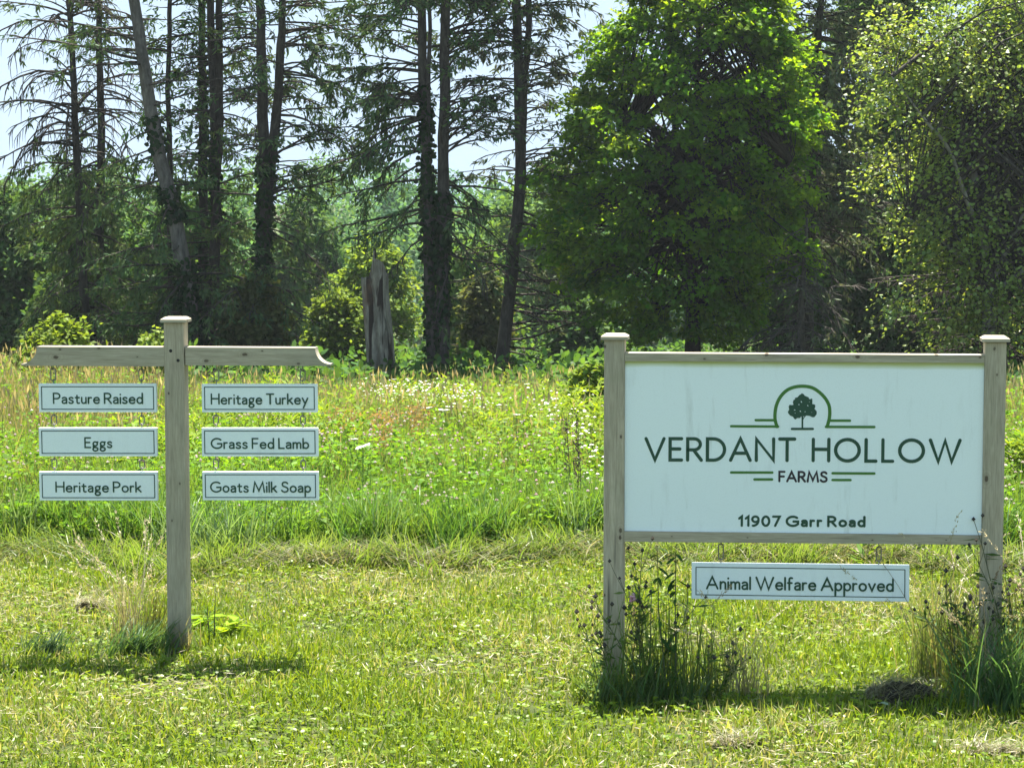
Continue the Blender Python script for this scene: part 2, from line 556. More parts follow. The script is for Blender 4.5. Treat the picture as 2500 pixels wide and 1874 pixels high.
GL = {
    'P': [Lc((0, 0), (0, 1), (.26, 1)) + arc(.26, .73, .27, .27, 90, -90) + [(0, .46)]],
    'R': [Lc((0, 0), (0, 1), (.26, 1)) + arc(.26, .74, .26, .26, 90, -90) + [(0, .48)], Lc((.24, .48), (.56, 0))],
    'E': [Lc((.47, 1), (0, 1), (0, 0), (.47, 0)), Lc((0, .52), (.4, .52))],
    'F': [Lc((.46, 1), (0, 1), (0, 0)), Lc((0, .5), (.4, .5))],
    'H': [Lc((0, 0), (0, 1)), Lc((.66, 0), (.66, 1)), Lc((0, .53), (.66, .53))],
    'T': [Lc((0, 1), (.6, 1)), Lc((.3, 1), (.3, 0))],
    'L': [Lc((0, 1), (0, 0), (.42, 0))],
    'M': [Lc((0, 0), (.13, 1), (.47, .12), (.81, 1), (.94, 0))],
    'A': [Lc((0, 0), (.4, 1), (.8, 0)), Lc((.15, .33), (.65, .33))],
    'V': [Lc((0, 1), (.37, 0), (.74, 1))],
    'W': [Lc((0, 1), (.34, 0), (.62, .98), (.90, 0), (1.24, 1))],
    'D': [Lc((0, 0), (0, 1), (.24, 1)) + arc(.24, .5, .46, .5, 90, -90, 18) + [(0, 0)]],
    'N': [Lc((0, 0), (0, 1), (.70, 0), (.70, 1))],
    'O': [arc(.5, .5, .5, .5, 90, 450, 30)],
    'G': [arc(.47, .5, .47, .5, 48, 318, 22) + [(.86, .2), (.86, .47), (.52, .47)]],
    'S': [smooth([(.5, .86), (.42, .96), (.28, 1), (.11, .94), (.05, .78), (.11, .62), (.28, .53), (.46, .42), (.53, .25), (.46, .07), (.28, 0), (.1, .04), (0, .16)])],
    'a': [smooth([(.03, .5), (.1, .56), (.2, .58), (.32, .54), (.37, .42), (.37, .2), (.37, 0)]),
          smooth([(.37, .34), (.2, .33), (.06, .27), (.01, .15), (.06, .03), (.17, 0), (.29, .04), (.37, .14)])],
    's': [smooth([(.33, .5), (.26, .57), (.16, .58), (.05, .53), (.03, .43), (.1, .34), (.2, .29), (.31, .22), (.34, .12), (.27, .02), (.16, 0), (.06, .02), (0, .09)])],
    't': [Lc((.13, .78), (.13, .14)) + smooth([(.13, .14), (.16, .03), (.24, 0), (.32, .02)]), Lc((0, .57), (.31, .57))],
    'u': [Lc((0, .58), (0, .2)) + smooth([(0, .2), (.04, .06), (.15, 0), (.27, .04), (.36, .16)]), Lc((.36, .58), (.36, 0))],
    'r': [Lc((0, .58), (0, 0)), smooth([(0, .36), (.05, .5), (.14, .57), (.25, .56)])],
    'e': [Lc((.03, .31), (.45, .31)) + smooth([(.45, .31), (.43, .45), (.35, .55), (.24, .58), (.1, .53), (.02, .41), (0, .28), (.03, .14), (.12, .03), (.25, 0), (.37, .03), (.43, .1)])],
    'i': [Lc((0, .58), (0, 0)), Lc((0, .87), (0, .90))],
    'd': [arc(.22, .29, .22, .29, 0, 360, 22), Lc((.44, 1), (.44, 0))],
    'b': [arc(.22, .29, .22, .29, 180, 540, 22), Lc((0, 1), (0, 0))],
    'p': [arc(.22, .29, .22, .29, 180, 540, 22), Lc((0, .58), (0, -.44))],
    'g': [arc(.2, .38, .18, .2, 0, 360, 20), Lc((.3, .55), (.42, .57)),
          smooth([(.09, .22), (.03, .14), (.05, .05), (.18, .02), (.33, -.03), (.41, -.14), (.37, -.28), (.21, -.36), (.05, -.3), (.0, -.17), (.06, -.05), (.14, .01)])],
    'k': [Lc((0, 0), (0, 1)), Lc((.36, .58), (.02, .26)), Lc((.13, .36), (.41, 0))],
    'm': [Lc((0, .58), (0, 0)), smooth([(0, .38), (.07, .53), (.18, .58), (.28, .52), (.31, .38)]) + [(.31, 0)],
          smooth([(.31, .38), (.38, .53), (.49, .58), (.59, .52), (.62, .38)]) + [(.62, 0)]],
    'n': [Lc((0, .58), (0, 0)), smooth([(0, .36), (.08, .52), (.2, .58), (.32, .52), (.36, .38)]) + [(.36, 0)]],
    'l': [Lc((0, 1), (0, 0))],
    'f': [smooth([(.31, .98), (.22, 1), (.13, .95), (.1, .82)]) + [(.1, 0)], Lc((0, .57), (.28, .57))],
    'y': [Lc((0, .58), (.23, .03)), Lc((.45, .58), (.08, -.4))],
    'v': [Lc((0, .58), (.22, 0), (.44, .58))],
    'o': [arc(.24, .29, .24, .29, 90, 450, 22)],
    '1': [Lc((.0, .78), (.2, 1), (.2, 0))],
    '9': [arc(.25, .7, .24, .3, 0, 360, 22), smooth([(.49, .7), (.47, .42), (.36, .15), (.15, .0), (.06, 0)])],
    '0': [arc(.26, .5, .26, .5, 90, 450, 26)],
    '7': [Lc((0, 1), (.5, 1), (.16, 0))],
}


class Ribbon:
    """flat painted strokes; every stroke sits a hair above the one before so no two faces coincide"""
    def __init__(self): self.b = Buf(); self.k = 0

    def stroke(self, pts, w, tip=0.0):
        p = np.asarray(pts, float)
        keep = [0] + [i for i in range(1, len(p)) if np.linalg.norm(p[i] - p[i - 1]) > 1e-7]
        p = p[keep]
        y = -0.0008 - 0.00006 * (self.k % 40); self.k += 1
        if len(p) == 1: p = np.array([p[0], p[0] + (1e-5, 0)])
        closed = np.linalg.norm(p[0] - p[-1]) < w * 0.1
        d = unit(np.diff(p, axis=0)); n = np.stack([-d[:, 1], d[:, 0]], -1)
        L, R = [], []
        for i in range(len(p)):
            if closed and i in (0, len(p) - 1):
                a, c = n[-1], n[0]
            else:
                a, c = n[max(i - 1, 0)], n[min(i, len(n) - 1)]
            mi = unit((a + c)[None])[0]
            s = min(1 / max(np.dot(mi, c), 0.3), 2.2)
            L.append(p[i] + mi * w / 2 * s); R.append(p[i] - mi * w / 2 * s)
        V = [(x, y, z) for x, z in L] + [(x, y, z) for x, z in R]
        k = len(p)
        self.b.add(V, [(i, i + 1, k + i + 1, k + i) for i in range(k - 1)])
        if not closed:
            for e, nn, sg in ((p[0], n[0], 1), (p[-1], n[-1], -1)):
                a0 = math.atan2(nn[1], nn[0])
                A = np.linspace(a0, a0 + sg * math.pi, 8)
                self.b.add([(e[0] + math.cos(t) * w / 2, y, e[1] + math.sin(t) * w / 2) for t in A], [list(range(8))])

    def text(self, s, u0, u1, w0, cap, wt, gap=0.085, space=0.25, slope=0.0):
        """letters between u0 and u1, baseline at w0, cap height in metres"""
        sc = (cap * (1 - wt))
        adv, x = [], 0.0
        for ch in s:
            if ch == ' ': adv.append(None); x += space; continue
            xs = [q[0] for st in GL[ch] for q in st]
            adv.append((x - min(xs), ch)); x += max(xs) - min(xs) + gap + wt * 0.9
        total = x - gap - wt * 0.9
        kx = (u1 - u0 - cap * wt) / (total * sc)
        for a in adv:
            if a is None: continue
            for st in GL[a[1]]:
                pts = [(u0 + cap * wt / 2 + (a[0] + q[0]) * sc * kx, w0 + cap * wt / 2 + q[1] * sc) for q in st]
                pts = [(u, w + slope * (u - u0)) for u, w in pts]
                self.stroke(pts, cap * wt * (1.0 + RNG.uniform(-.04, .04)))


# ------------------------------------------------------------------ the two signs
class Plane:
    """vertical plane of a sign: local u to the right, w up, n towards the viewer"""
    def __init__(self, px, Y, yaw):
        self.yaw = math.radians(yaw)
        o = P(px, 1000, Y)
        self.o = np.array([o[0], Y, 0.0])
        self.o[2] = float(gz(o[0], Y))
        self.r = np.array([math.cos(self.yaw), -math.sin(self.yaw), 0])
        self.n = np.array([-math.sin(self.yaw), -math.cos(self.yaw), 0])

    def uw(self, px, py, off=0.0):
        d = ray(px, py); c = np.array([0, 0, CAM_H])
        t = np.dot(self.o + self.n * off - c, self.n) / np.dot(d, self.n)
        p = c + d * t - self.o
        return float(np.dot(p, self.r)), float(p[2])


def oval_link(b, c, ln, wd, r, turn=0.0):
    a = np.linspace(0, 2 * np.pi, 20, endpoint=False)
    h = (ln - wd) / 2
    x = np.cos(a) * wd / 2; z = np.sin(a) * wd / 2 + np.where(np.sin(a) >= 0, h, -h)
    pts = np.stack([c[0] + x * math.cos(turn), c[1] + x * math.sin(turn), c[2] + z], -1)
    tube(b, pts, r, 6, closed=True)


def chain(b, u, z0, z1, y=0.0):
    """eye screw below z1, link(s), eye screw above z0"""
    e = 0.013
    tube(b, [(u, y, z1 + 0.004), (u, y, z1 - 0.008)], 0.0022, 6)
    oval_link(b, (u, y, z1 - 0.008 - e / 2), e, e * 0.9, 0.0018, math.pi / 2)
    tube(b, [(u, y, z0 - 0.004), (u, y, z0 + 0.007)], 0.0022, 6)
    oval_link(b, (u, y, z0 + 0.007 + e / 2), e, e * 0.9, 0.0018, math.pi / 2)
    a, c = z0 + 0.007 + e * 0.72, z1 - 0.008 - e * 0.72
    n = max(1, int(round((c - a) / 0.04)))
    ln = (c - a) / n
    for k in range(n):
        oval_link(b, (u, y, a + (k + 0.5) * ln), ln + 0.006, 0.022, 0.0028, 0.35 if k % 2 == 0 else 1.6)


M_PAINT = paint_mat("white_board_paint", 0.4)


def hanging_board(pl, text, rect, trect, label, hooks, ztop_hook, yc, group, border=7.3):
    (xa, ya, xb, yb) = rect[:4]
    tl, tr_ = pl.uw(xa, ya), pl.uw(xb, rect[4] if len(rect) > 4 else ya)
    bl = pl.uw(xa, yb)
    wd = tr_[0] - tl[0]; ht = tl[1] - bl[1]
    slope = (tr_[1] - tl[1]) / wd
    roll = math.atan(slope)
    cu, cw = (tl[0] + tr_[0]) / 2, (tl[1] + tr_[1]) / 2 - ht / 2
    c = pl.o + pl.r * cu
    th = 0.019
    c = c + pl.n * (-yc)
    t = thing("hanging_sign_board", label, "sign", (c[0], c[1], cw + pl.o[2]), -pl.yaw, group)
    t.rotation_euler = (0, -roll, -pl.yaw)
    b = Buf(); box(b, -wd / 2, wd / 2, -th / 2, th / 2, -ht / 2, ht / 2, 0.0015)
    b.build("panel", M_PAINT, t)
    mpx = wd / (xb - xa)
    rb = Ribbon(); q = border * mpx; w = 2.2 * mpx
    for (x0, z0, x1, z1) in ((-1, 1, 1, 1), (1, 1, 1, -1), (1, -1, -1, -1), (-1, -1, -1, 1)):
        rb.stroke([(x0 * (wd / 2 - q), z0 * (ht / 2 - q)), (x1 * (wd / 2 - q), z1 * (ht / 2 - q))], w)
    o = rb.b.build("border_line", M_BORDER, t); o.location.y = -th / 2
    rb = Ribbon(); rb.k = 6
    tx0, tx1, tt, tb = trect
    f = lambda x: (x - xa) / (xb - xa) * wd - wd / 2
    g = lambda y: ht / 2 - (y - ya) / (yb - ya) * ht
    rb.text(text, f(tx0), f(tx1), g(tb), g(tt) - g(tb), 0.138)
    o = rb.b.build("lettering", M_INK, t); o.location.y = -th / 2
    for h in hooks:
        b = Buf()
        u = (h - xa) / (xb - xa) * wd - wd / 2
        chain(b, u, ht / 2, ztop_hook - cw - pl.o[2] + (0 if not roll else -u * slope))
        b.build("hanging_chain", M_STEEL, t)
    return t, cw + pl.o[2] - ht / 2


# ---- signpost with two arms
LP = Plane(426.3, 10.0, 4.3)
W4 = 0.0889
uL, _ = LP.uw(401.9, 1000); uR, _ = LP.uw(450.7, 1000)
pw = uR - uL; uc = (uL + uR) / 2
ztop = LP.uw(426, 787)[1]
post = thing("signpost", "weathered wooden signpost with two curved arms carrying six small white boards", "signpost", LP.o, -LP.yaw)
kn = [LP.uw(*q) + (0.006,) for q in ((439, 1180), (420, 1270), (412, 960))]
M_POSTL = wood_mat("weathered_post", 'z', [(u, w, 0.005) for u, w, _ in kn], tone=0.94)
b = Buf(); box(b, uc - pw / 2, uc + pw / 2, 0, pw, -0.35, ztop, 0.004)
b.build("post", M_POSTL, post)


def cap_buf(u, w, z, over=0.013, h=0.013, peak=0.010):
    b = Buf(); r = w / 2 + over
    y0, y1 = -over, w + over
    V = [(u - r, y0, z), (u + r, y0, z), (u + r, y1, z), (u - r, y1, z), (u - r, y0, z + h), (u + r, y0, z + h), (u + r, y1, z + h), (u - r, y1, z + h)]
    i = 0.016
    V += [(u - r + i, y0 + i, z + h + peak), (u + r - i, y0 + i, z + h + peak), (u + r - i, y1 - i, z + h + peak), (u - r + i, y1 - i, z + h + peak)]
    b.add(V, [(3, 2, 1, 0), (0, 1, 5, 4), (1, 2, 6, 5), (2, 3, 7, 6), (3, 0, 4, 7), (4, 5, 9, 8), (5, 6, 10, 9), (6, 7, 11, 10), (7, 4, 8, 11), (8, 9, 10, 11)])
    return b


M_CAP = wood_mat("weathered_cap", 'x', tone=1.05)
cap_buf(uc, pw, ztop).build("post_cap", M_CAP, post)


def arm(x_in, x_out, x_tip, yt, yb, knots, sg):
    """a beam whose free end is cut in a cove down to a thin lip"""
    ui, wt = LP.uw(x_in, yt); uo, _ = LP.uw(x_out, yt); ut, wb = LP.uw(x_tip, yb)
    lip = 0.008
    prof = [(ui, wt), (uo, wt)]
    cx, cz = ut, wt                                       # cove: quarter ellipse centred above the tip
    for a in np.linspace(4, 86, 12):
        t = math.radians(a)
        prof.append((cx + (uo - ut) * math.cos(t), cz - (wt - wb - lip) * math.sin(t)))
    prof += [(ut, wb + lip), (ut, wb), (ui, wb)]
    if sg > 0: prof = prof[::-1]
    k = len(prof); ya, yb2 = 0.004, pw - 0.004
    V = [(u, ya, w) for u, w in prof] + [(u, yb2, w) for u, w in prof]
    F = [list(range(k))[::-1], list(range(k, 2 * k))] + [(i, (i + 1) % k, k + (i + 1) % k, k + i) for i in range(k)]
    b = Buf(); b.add(V, F)
    kk = [LP.uw(x, y) + (r,) for x, y, r in knots]
    return b.build("cross_arm", wood_mat("weathered_arm", 'x', kk, tone=0.98), post)


arm(401.2, 89, 51, 847.6, 892.6, [(136, 872, .010), (146, 853, .005), (241, 850, .006), (335, 871, .004)], -1)
arm(451.6, 768.6, 806, 847.6, 893.4, [(503, 881, .009), (597, 865, .009), (728, 888, .007), (640, 857, .004)], 1)
for bx, by in ((416.7, 856.2), (434.8, 879.7)):
    u, w = LP.uw(bx, by); b = Buf()
    a = np.linspace(0, 2 * np.pi, 18, endpoint=False); r = 0.0072
    V = [(u + r * math.cos(t), -0.0012, w + r * math.sin(t)) for t in a] + [(u, 0.0, w)]
    V = [(u + r * math.cos(t), -0.0015, w + r * math.sin(t)) for t in a] + [(u + r * math.cos(t), 0.012, w + r * math.sin(t)) for t in a]
    b.add(V, [list(range(18))] + [(i, i + 18, (i + 1) % 18 + 18, (i + 1) % 18) for i in range(18)])
    b.build("bolt_hole", M_HOLE, post)

zarm = LP.uw(230, 893)[1] + LP.o[2]
GRP = "white product boards hanging from the signpost arms"
rows = [
    [("Pasture Raised", (88.6, 938, 377.2, 1007.6), (123.2, 344.6, 959.5, 987.5), (124, 340)),
     ("Eggs", (89, 1046, 378.4, 1115.6), (200.4, 269.2, 1068.4, 1095.6), (126, 341)),
     ("Heritage Pork", (90, 1153, 379.8, 1224), (129.3, 341, 1176.8, 1204), (127, 342))],
    [("Heritage Turkey", (488, 939, 771.2, 1008), (510, 749.6, 961.3, 989), (524, 735.5)),
     ("Grass Fed Lamb", (488, 1046.2, 773, 1116), (510, 751.4, 1070.2, 1097.6), (523, 736)),
     ("Goats Milk Soap", (489.8, 1153.2, 774.2, 1223.4), (508.4, 756, 1176.8, 1204.4), (523, 737))]]
for col_ in rows:
    zt = zarm
    for k, (tx, rc, tr_, hk) in enumerate(col_):
        side = "left" if col_ is rows[0] else "right"
        lab = "white board lettered %s in green, %s on the %s arm's chains" % (tx, ("uppermost", "middle one", "lowest")[k], side)
        _, zt = hanging_board(LP, tx, rc, tr_, lab, hk, zt, pw / 2, GRP)

# ---- large framed sign
RP = Plane(1963, 9.3, 6.4)
big = thing("farm_sign", "large white farm sign framed in weathered wood with green tree emblem", "sign", RP.o, -RP.yaw)
a0, a1 = RP.uw(1474.5, 900)[0], RP.uw(1525.2, 900)[0]
c0, c1 = RP.uw(2404, 900)[0], RP.uw(2456.6, 900)[0]
zl, zr = RP.uw(1500, 829)[1], RP.uw(2430, 834.6)[1]
pw2 = ((a1 - a0) + (c1 - c0)) / 2
for (x0, zt, kns) in ((a0, zl, [(1477, 846, .006), (1516, 1066, .006), (1515, 1295, .009), (1514, 1312, .008), (1476, 1452, .005)]),
                      (c0, zr, [(2428, 851, .007), (2434, 915, .0045), (2408, 1168, .011)])):
    x1 = x0 + pw2
    kk = [RP.uw(x, y) + (r,) for x, y, r in kns]
    b = Buf(); box(b, x0, x1, 0, pw2, -0.35, zt, 0.004)
    po = b.build("post", wood_mat("weathered_sign_post", 'z', kk, tone=1.0), big)
    cap_buf((x0 + x1) / 2, pw2, zt).build("post_cap", M_CAP, po)
i0, i1 = a0 + pw2 + 0.0006, c0 - 0.0006
tl, tr2 = RP.uw(1527, 861.8)[1], RP.uw(2400, 867)[1]
tb1, tb2 = RP.uw(1527, 881.4)[1], RP.uw(2400, 886)[1]
bl1, br1 = RP.uw(1527, 1296.6)[1], RP.uw(2400, 1306.8)[1]
bl2, br2 = RP.uw(1527, 1322)[1], RP.uw(2400, 1329.5)[1]


def slab(za, zb, zc, zd, y0, y1, bev=0.002):
    """board between the posts: top edge za..zb, bottom edge zc..zd"""
    b = Buf()
    V = [(i0, y0, zc), (i1, y0, zd), (i1, y0, zb), (i0, y0, za), (i0, y1, zc), (i1, y1, zd), (i1, y1, zb), (i0, y1, za)]
    b.add(V, [(0, 1, 2, 3), (5, 4, 7, 6), (4, 0, 3, 7), (1, 5, 6, 2), (3, 2, 6, 7), (4, 5, 1, 0)])
    return b


rk = [RP.uw(x, y) + (r,) for x, y, r in ((1872, 866, .008), (2094, 871, .009), (2287, 867, .006), (2393, 872, .005), (1720, 876, .004))]
slab(tl, tr2, tb1, tb2, 0.003, pw2 - 0.004).build("top_rail", wood_mat("weathered_top_rail", 'x', rk, tone=1.0), big)
rk = [RP.uw(x, y) + (r,) for x, y, r in ((1640, 1309, .003), (1825, 1312, .003), (2130, 1318, .003), (2310, 1318, .003))]
slab(bl1, br1, bl2, br2, 0.003, pw2 - 0.004).build("bottom_rail", wood_mat("weathered_bottom_rail", 'x', rk, tone=0.98), big)
PY = 0.014
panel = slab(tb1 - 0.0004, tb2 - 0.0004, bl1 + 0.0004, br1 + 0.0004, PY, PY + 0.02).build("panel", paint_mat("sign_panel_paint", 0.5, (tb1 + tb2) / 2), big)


def rp(px, py): return RP.uw(px, py, -PY)


def z5(x, y): return rp(1750 + x / 4.916, 900 + y / 4.916)


mpp = (i1 - i0) / 873.0                         # metres per photograph pixel on the panel


def panel_text(s, xa, xb, ytl, ybl, ybr, wt, mat, gap=0.2, name="lettering", wob=0.0):
    u0, w0 = rp(xa, ybl); u1, w1 = rp(xb, ybr); _, wt_ = rp(xa, ytl)
    r = Ribbon(); r.text(s, u0, u1, w0, wt_ - w0, wt, gap, slope=(w1 - w0) / (u1 - u0))
    o = r.b.build(name, mat, panel); o.location.y = PY
    return o


panel_text("VERDANT", 1573, 1943.5, 1066, 1126, 1127.6, 0.135, M_INK, 0.13)
panel_text("HOLLOW", 1981, 2347, 1067.6, 1127.8, 1131, 0.135, M_INK, 0.17)
panel_text("FARMS", 1900, 2020.7, 1148.2, 1176.6, 1177.8, 0.185, M_INK_BLACK, 0.08)
panel_text("11907 Garr Road", 1801.8, 2113, 1257, 1285, 1286.5, 0.205, M_INK, 0.12)
r = Ribbon()
arcp = [z5(*q) for q in [(722, 692), (700, 610), (700, 520), (718, 430), (760, 342), (830, 265), (920, 222), (1030, 208), (1140, 225), (1230, 280), (1300, 352), (1345, 435), (1356, 520), (1348, 605), (1325, 692)]]
r.stroke(smooth(arcp, 4), 8.2 * mpp)
o = r.b.build("emblem_arch", M_INK_GREEN, panel); o.location.y = PY
for q in (((172, 688), (735, 692)), ((467, 615), (688, 616)), ((1310, 695), (1890, 697)), ((1365, 621), (1598, 621)),
          ((172, 1242), (665, 1243)), ((452, 1325), (663, 1325)), ((1390, 1251), (1890, 1254)), ((1390, 1332), (1604, 1333))):
    r = Ribbon(); r.k = 2 + RNG.integers(20)
    r.stroke([z5(*q[0]), z5(*q[1])], 6.2 * mpp)
    o = r.b.build("emblem_bar", M_INK_GREEN, panel); o.location.y = PY
poly = [(1020, 292), (1045, 305), (1055, 322), (1100, 340), (1112, 365), (1145, 355), (1148, 385), (1145, 420), (1180, 430), (1182, 460), (1172, 478), (1200, 510), (1198, 545), (1170, 580), (1145, 580), (1115, 565), (1080, 560), (1040, 570), (1010, 572), (1000, 590), (965, 590), (945, 608), (925, 595), (915, 575), (880, 560), (858, 535), (852, 515), (868, 490), (862, 450), (875, 430), (900, 435), (920, 430), (912, 405), (920, 375), (940, 365), (935, 350), (970, 340), (990, 315), (1008, 305)]
r = Ribbon(); r.k = 3
pv = [z5(*q) for q in poly]; cen = z5(1027, 470)
r.b.add([(u, -0.0007, w) for u, w in pv] + [(cen[0], -0.0007, cen[1])], [(i, (i + 1) % len(pv), len(pv)) for i in range(len(pv))])
r.stroke([z5(1027, 540), z5(1027, 715)], 4.2 * mpp)
r.stroke([z5(1033, 610), z5(1045, 585), z5(1066, 560)], 1.9 * mpp)
r.stroke([z5(902, 720), z5(1152, 720)], 5.8 * mpp)
o = r.b.build("emblem_tree", M_INK, panel); o.location.y = PY
for x, y, a, l in ((1015, 395, -60, 26), (985, 428, 0, 20), (1092, 440, -50, 20), (935, 493, 0, 22), (1003, 508, -35, 22), (1060, 513, 10, 16), (940, 530, 20, 12), (1110, 395, 40, 10), (1140, 520, 10, 10)):
    dx, dy = math.cos(math.radians(a)) * l / 2, -math.sin(math.radians(a)) * l / 2
    p0, p1 = z5(x - dx, y - dy), z5(x + dx, y + dy)
    mu, mw = (p0[0] + p1[0]) / 2, (p0[1] + p1[1]) / 2
    tx, tz = p1[0] - p0[0], p1[1] - p0[1]
    r = Ribbon(); r.b.add([(p0[0], -.0042, p0[1]), (mu - tz * .28, -.0042, mw + tx * .28), (p1[0], -.0042, p1[1]), (mu + tz * .28, -.0042, mw - tx * .28)], [(0, 1, 2, 3)])
    o = r.b.build("leaf_gap", M_PAINT, panel); o.location.y = PY
hanging_board(RP, "Animal Welfare Approved", (1688, 1376, 2222, 1464.6, 1382.4), (1723.5, 2184.5, 1407.5, 1440.8),
              "long narrow white board hanging by itself under the large sign's bottom rail", (1760.5, 2147.5), (bl2 + br2) / 2 + RP.o[2], pw2 / 2, None, 11)

# ------------------------------------------------------------------ trees


def interp_path(pts, n):
    p = np.asarray(pts, float)
    d = np.concatenate([[0], np.cumsum(np.linalg.norm(np.diff(p, axis=0), axis=1))])
    t = np.linspace(0, d[-1], n)
    return np.stack([np.interp(t, d, p[:, k]) for k in range(3)], -1)


def stem_path(dpts, Y, n=26, to_ground=True, wob=0.03):
    """stem from points read on the photo, bottom first, standing at depth Y"""
    pts = [D(x, y, Y) for x, y in dpts]
    if to_ground:
        g = float(gz(pts[0][0], Y))
        pts = [np.array([pts[0][0] + (pts[0][0] - pts[1][0]) * 0.03, Y, min(g, pts[0][2]) - 0.3])] + pts
    p = interp_path(pts, n)
    w = RNG.normal(0, wob, (n, 3)); w[:, 2] = 0
    w = np.cumsum(w, 0) * 0.35
    return p + w - w[0]


def branch_pts(st, az, L, el0, curve, n=6, jit=0.15):
    p = [np.asarray(st, float)]; a = az; e = el0
    for q in range(n):
        a += RNG.normal(0, jit); e += curve / n + RNG.normal(0, jit * 0.6)
        p.append(p[-1] + np.array([math.cos(a) * math.cos(e), math.sin(a) * math.cos(e), math.sin(e)]) * (L / n))
    return np.array(p)


def sprigs(b, pts, n, ln, wd, droop, col):
    """needle sprays along a twig"""
    if n < 1: return
    k = len(pts)
    t = RNG.uniform(0.1, 1, n) * (k - 1)
    i = np.minimum(t.astype(int), k - 2); f = (t - i)[:, None]
    c = pts[i] * (1 - f) + pts[i + 1] * f + RNG.normal(0, 0.035, (n, 3))
    d = unit(pts[i + 1] - pts[i]) * 0.7 + rand_dir(n) * 0.75 + np.array([0, 0, -droop])
    leaves(b, c, d, rand_dir(n) + np.array([0, 0, 0.6]), RNG.uniform(0.6, 1.3, n) * ln, RNG.uniform(0.6, 1.2, n) * wd, col)


def conifer(name, label, Y, stems, rings, bark, needle_cols, group=None, ivy=None, trunk_sides=10):
    """stems: [(points, r_bottom, r_top)] ; rings: dicts of branches between two picture heights"""
    px0 = stems[0][0][0]
    base = D(px0[0], px0[1], Y); gz0 = float(gz(base[0], Y)); base[2] = min(base[2], gz0)
    t = thing(name, label, "tree", base, 0, group)
    tb, bb, fb, ib = Buf(), Buf(), Buf(), Buf()
    paths = []
    for si, (dp, r0, r1) in enumerate(stems):
        p = stem_path(dp, Y, 30, si == 0 or len(dp) > 0 and stems[si][0][0][1] > 720)
        r = np.linspace(1, 0, 30) ** 0.9 * (r0 - r1) + r1
        tube(tb, p, r, trunk_sides, wob=0.07)
        paths.append((p, r))
    for rg in rings:
        p, r = paths[rg.get('stem', 0)]
        zt = D(0, rg['top'], Y)[2]; zb = D(0, rg['bot'], Y)[2]
        for q in range(int(rg['n'] * (.78 if rg['bot'] < 420 else .72))):
            z = RNG.uniform(zb, zt)
            st = np.array([np.interp(z, p[:, 2], p[:, k]) for k in range(3)])
            rr = float(np.interp(z, p[:, 2], r))
            az = RNG.uniform(0, 2 * np.pi)
            if 'az' in rg: az = rg['az'] + RNG.normal(0, rg.get('azs', 0.7))
            frac = (z - zb) / max(zt - zb, 1e-3)
            L = RNG.uniform(*rg['L']) * (1 + rg.get('taper', 0) * frac)
            bp = branch_pts(st, az, L, math.radians(RNG.uniform(*rg['el'])), math.radians(rg['curve'] + RNG.normal(0, 8)))
            br = max(0.010, min(rr * 0.45, 0.011 * L + 0.004))
            tube(bb, bp, np.linspace(br, br * 0.3, len(bp)), 4, cap=False)
            nt = int(rg['tw'] * L * .85)
            for w in range(nt):
                s = RNG.uniform(0.25, 1.0) * (len(bp) - 1); i = min(int(s), len(bp) - 2); f = s - i
                c = bp[i] * (1 - f) + bp[i + 1] * f
                dv = bp[i + 1] - bp[i]; a2 = math.atan2(dv[1], dv[0]) + RNG.choice((-1, 1)) * RNG.uniform(0.5, 1.25)
                l2 = L * RNG.uniform(0.14, 0.36) * (1.15 - 0.5 * s / len(bp))
                e0 = math.asin(np.clip(dv[2] / np.linalg.norm(dv), -1, 1))
                tp = branch_pts(c, a2, l2, e0 + RNG.normal(0, 0.2), math.radians(rg.get('tcurve', -25)), 3, 0.15)
                tube(bb, tp, np.linspace(br * 0.42 + 0.002, 0.003, len(tp)), 3, cap=False)
                if RNG.random() < rg['live'] * (.62 if rg['bot'] < 420 else .8):
                    n = int(rg['den'] * l2 * .55)
                    sprigs(fb, tp, n, rg.get('ln', 0.15), rg.get('wd', 0.046), rg.get('droop', 0.35), colmix(n, *needle_cols))
            if RNG.random() < rg['live']:
                n = int(rg['den'] * L * 0.15)
                sprigs(fb, bp[2:], n, rg.get('ln', 0.15), rg.get('wd', 0.046), rg.get('droop', 0.35), colmix(n, *needle_cols))
    if ivy:
        for (si, top, bot, n, spread) in ivy:
            p, r = paths[si]
            zt = D(0, top, Y)[2]; zb = D(0, bot, Y)[2]
            z = RNG.uniform(zb, zt, n)
            c = np.stack([np.interp(z, p[:, 2], p[:, k]) for k in range(3)], -1)
            rr = np.interp(z, p[:, 2], r)
            a = RNG.uniform(0, 2 * np.pi, n); off = rr + np.abs(RNG.normal(0, spread, n)) * (0.5 + 0.5 * nz(z * 2, a * 2))
            o = np.stack([np.cos(a), np.sin(a), np.zeros(n)], -1)
            leaves(ib, c + o * off[:, None], rand_dir(n) + np.array([0, 0, -0.8]), o + rand_dir(n) * 0.5, 0.11, 0.09, colmix(n, (.012, .035, .012), (.02, .05, .012)), 'hex')
    tb.build("trunk", bark, t, base, True)
    if bb.n: bb.build("branches", M_BARK_DARK if bark is M_BARK_GREY or bark is M_BARK_MID else bark, t, base, True)
    if fb.n: fb.build("crown", M_NEEDLE, t, base)
    if ib.n: ib.build("ivy", M_LEAF, t, base)
    return t


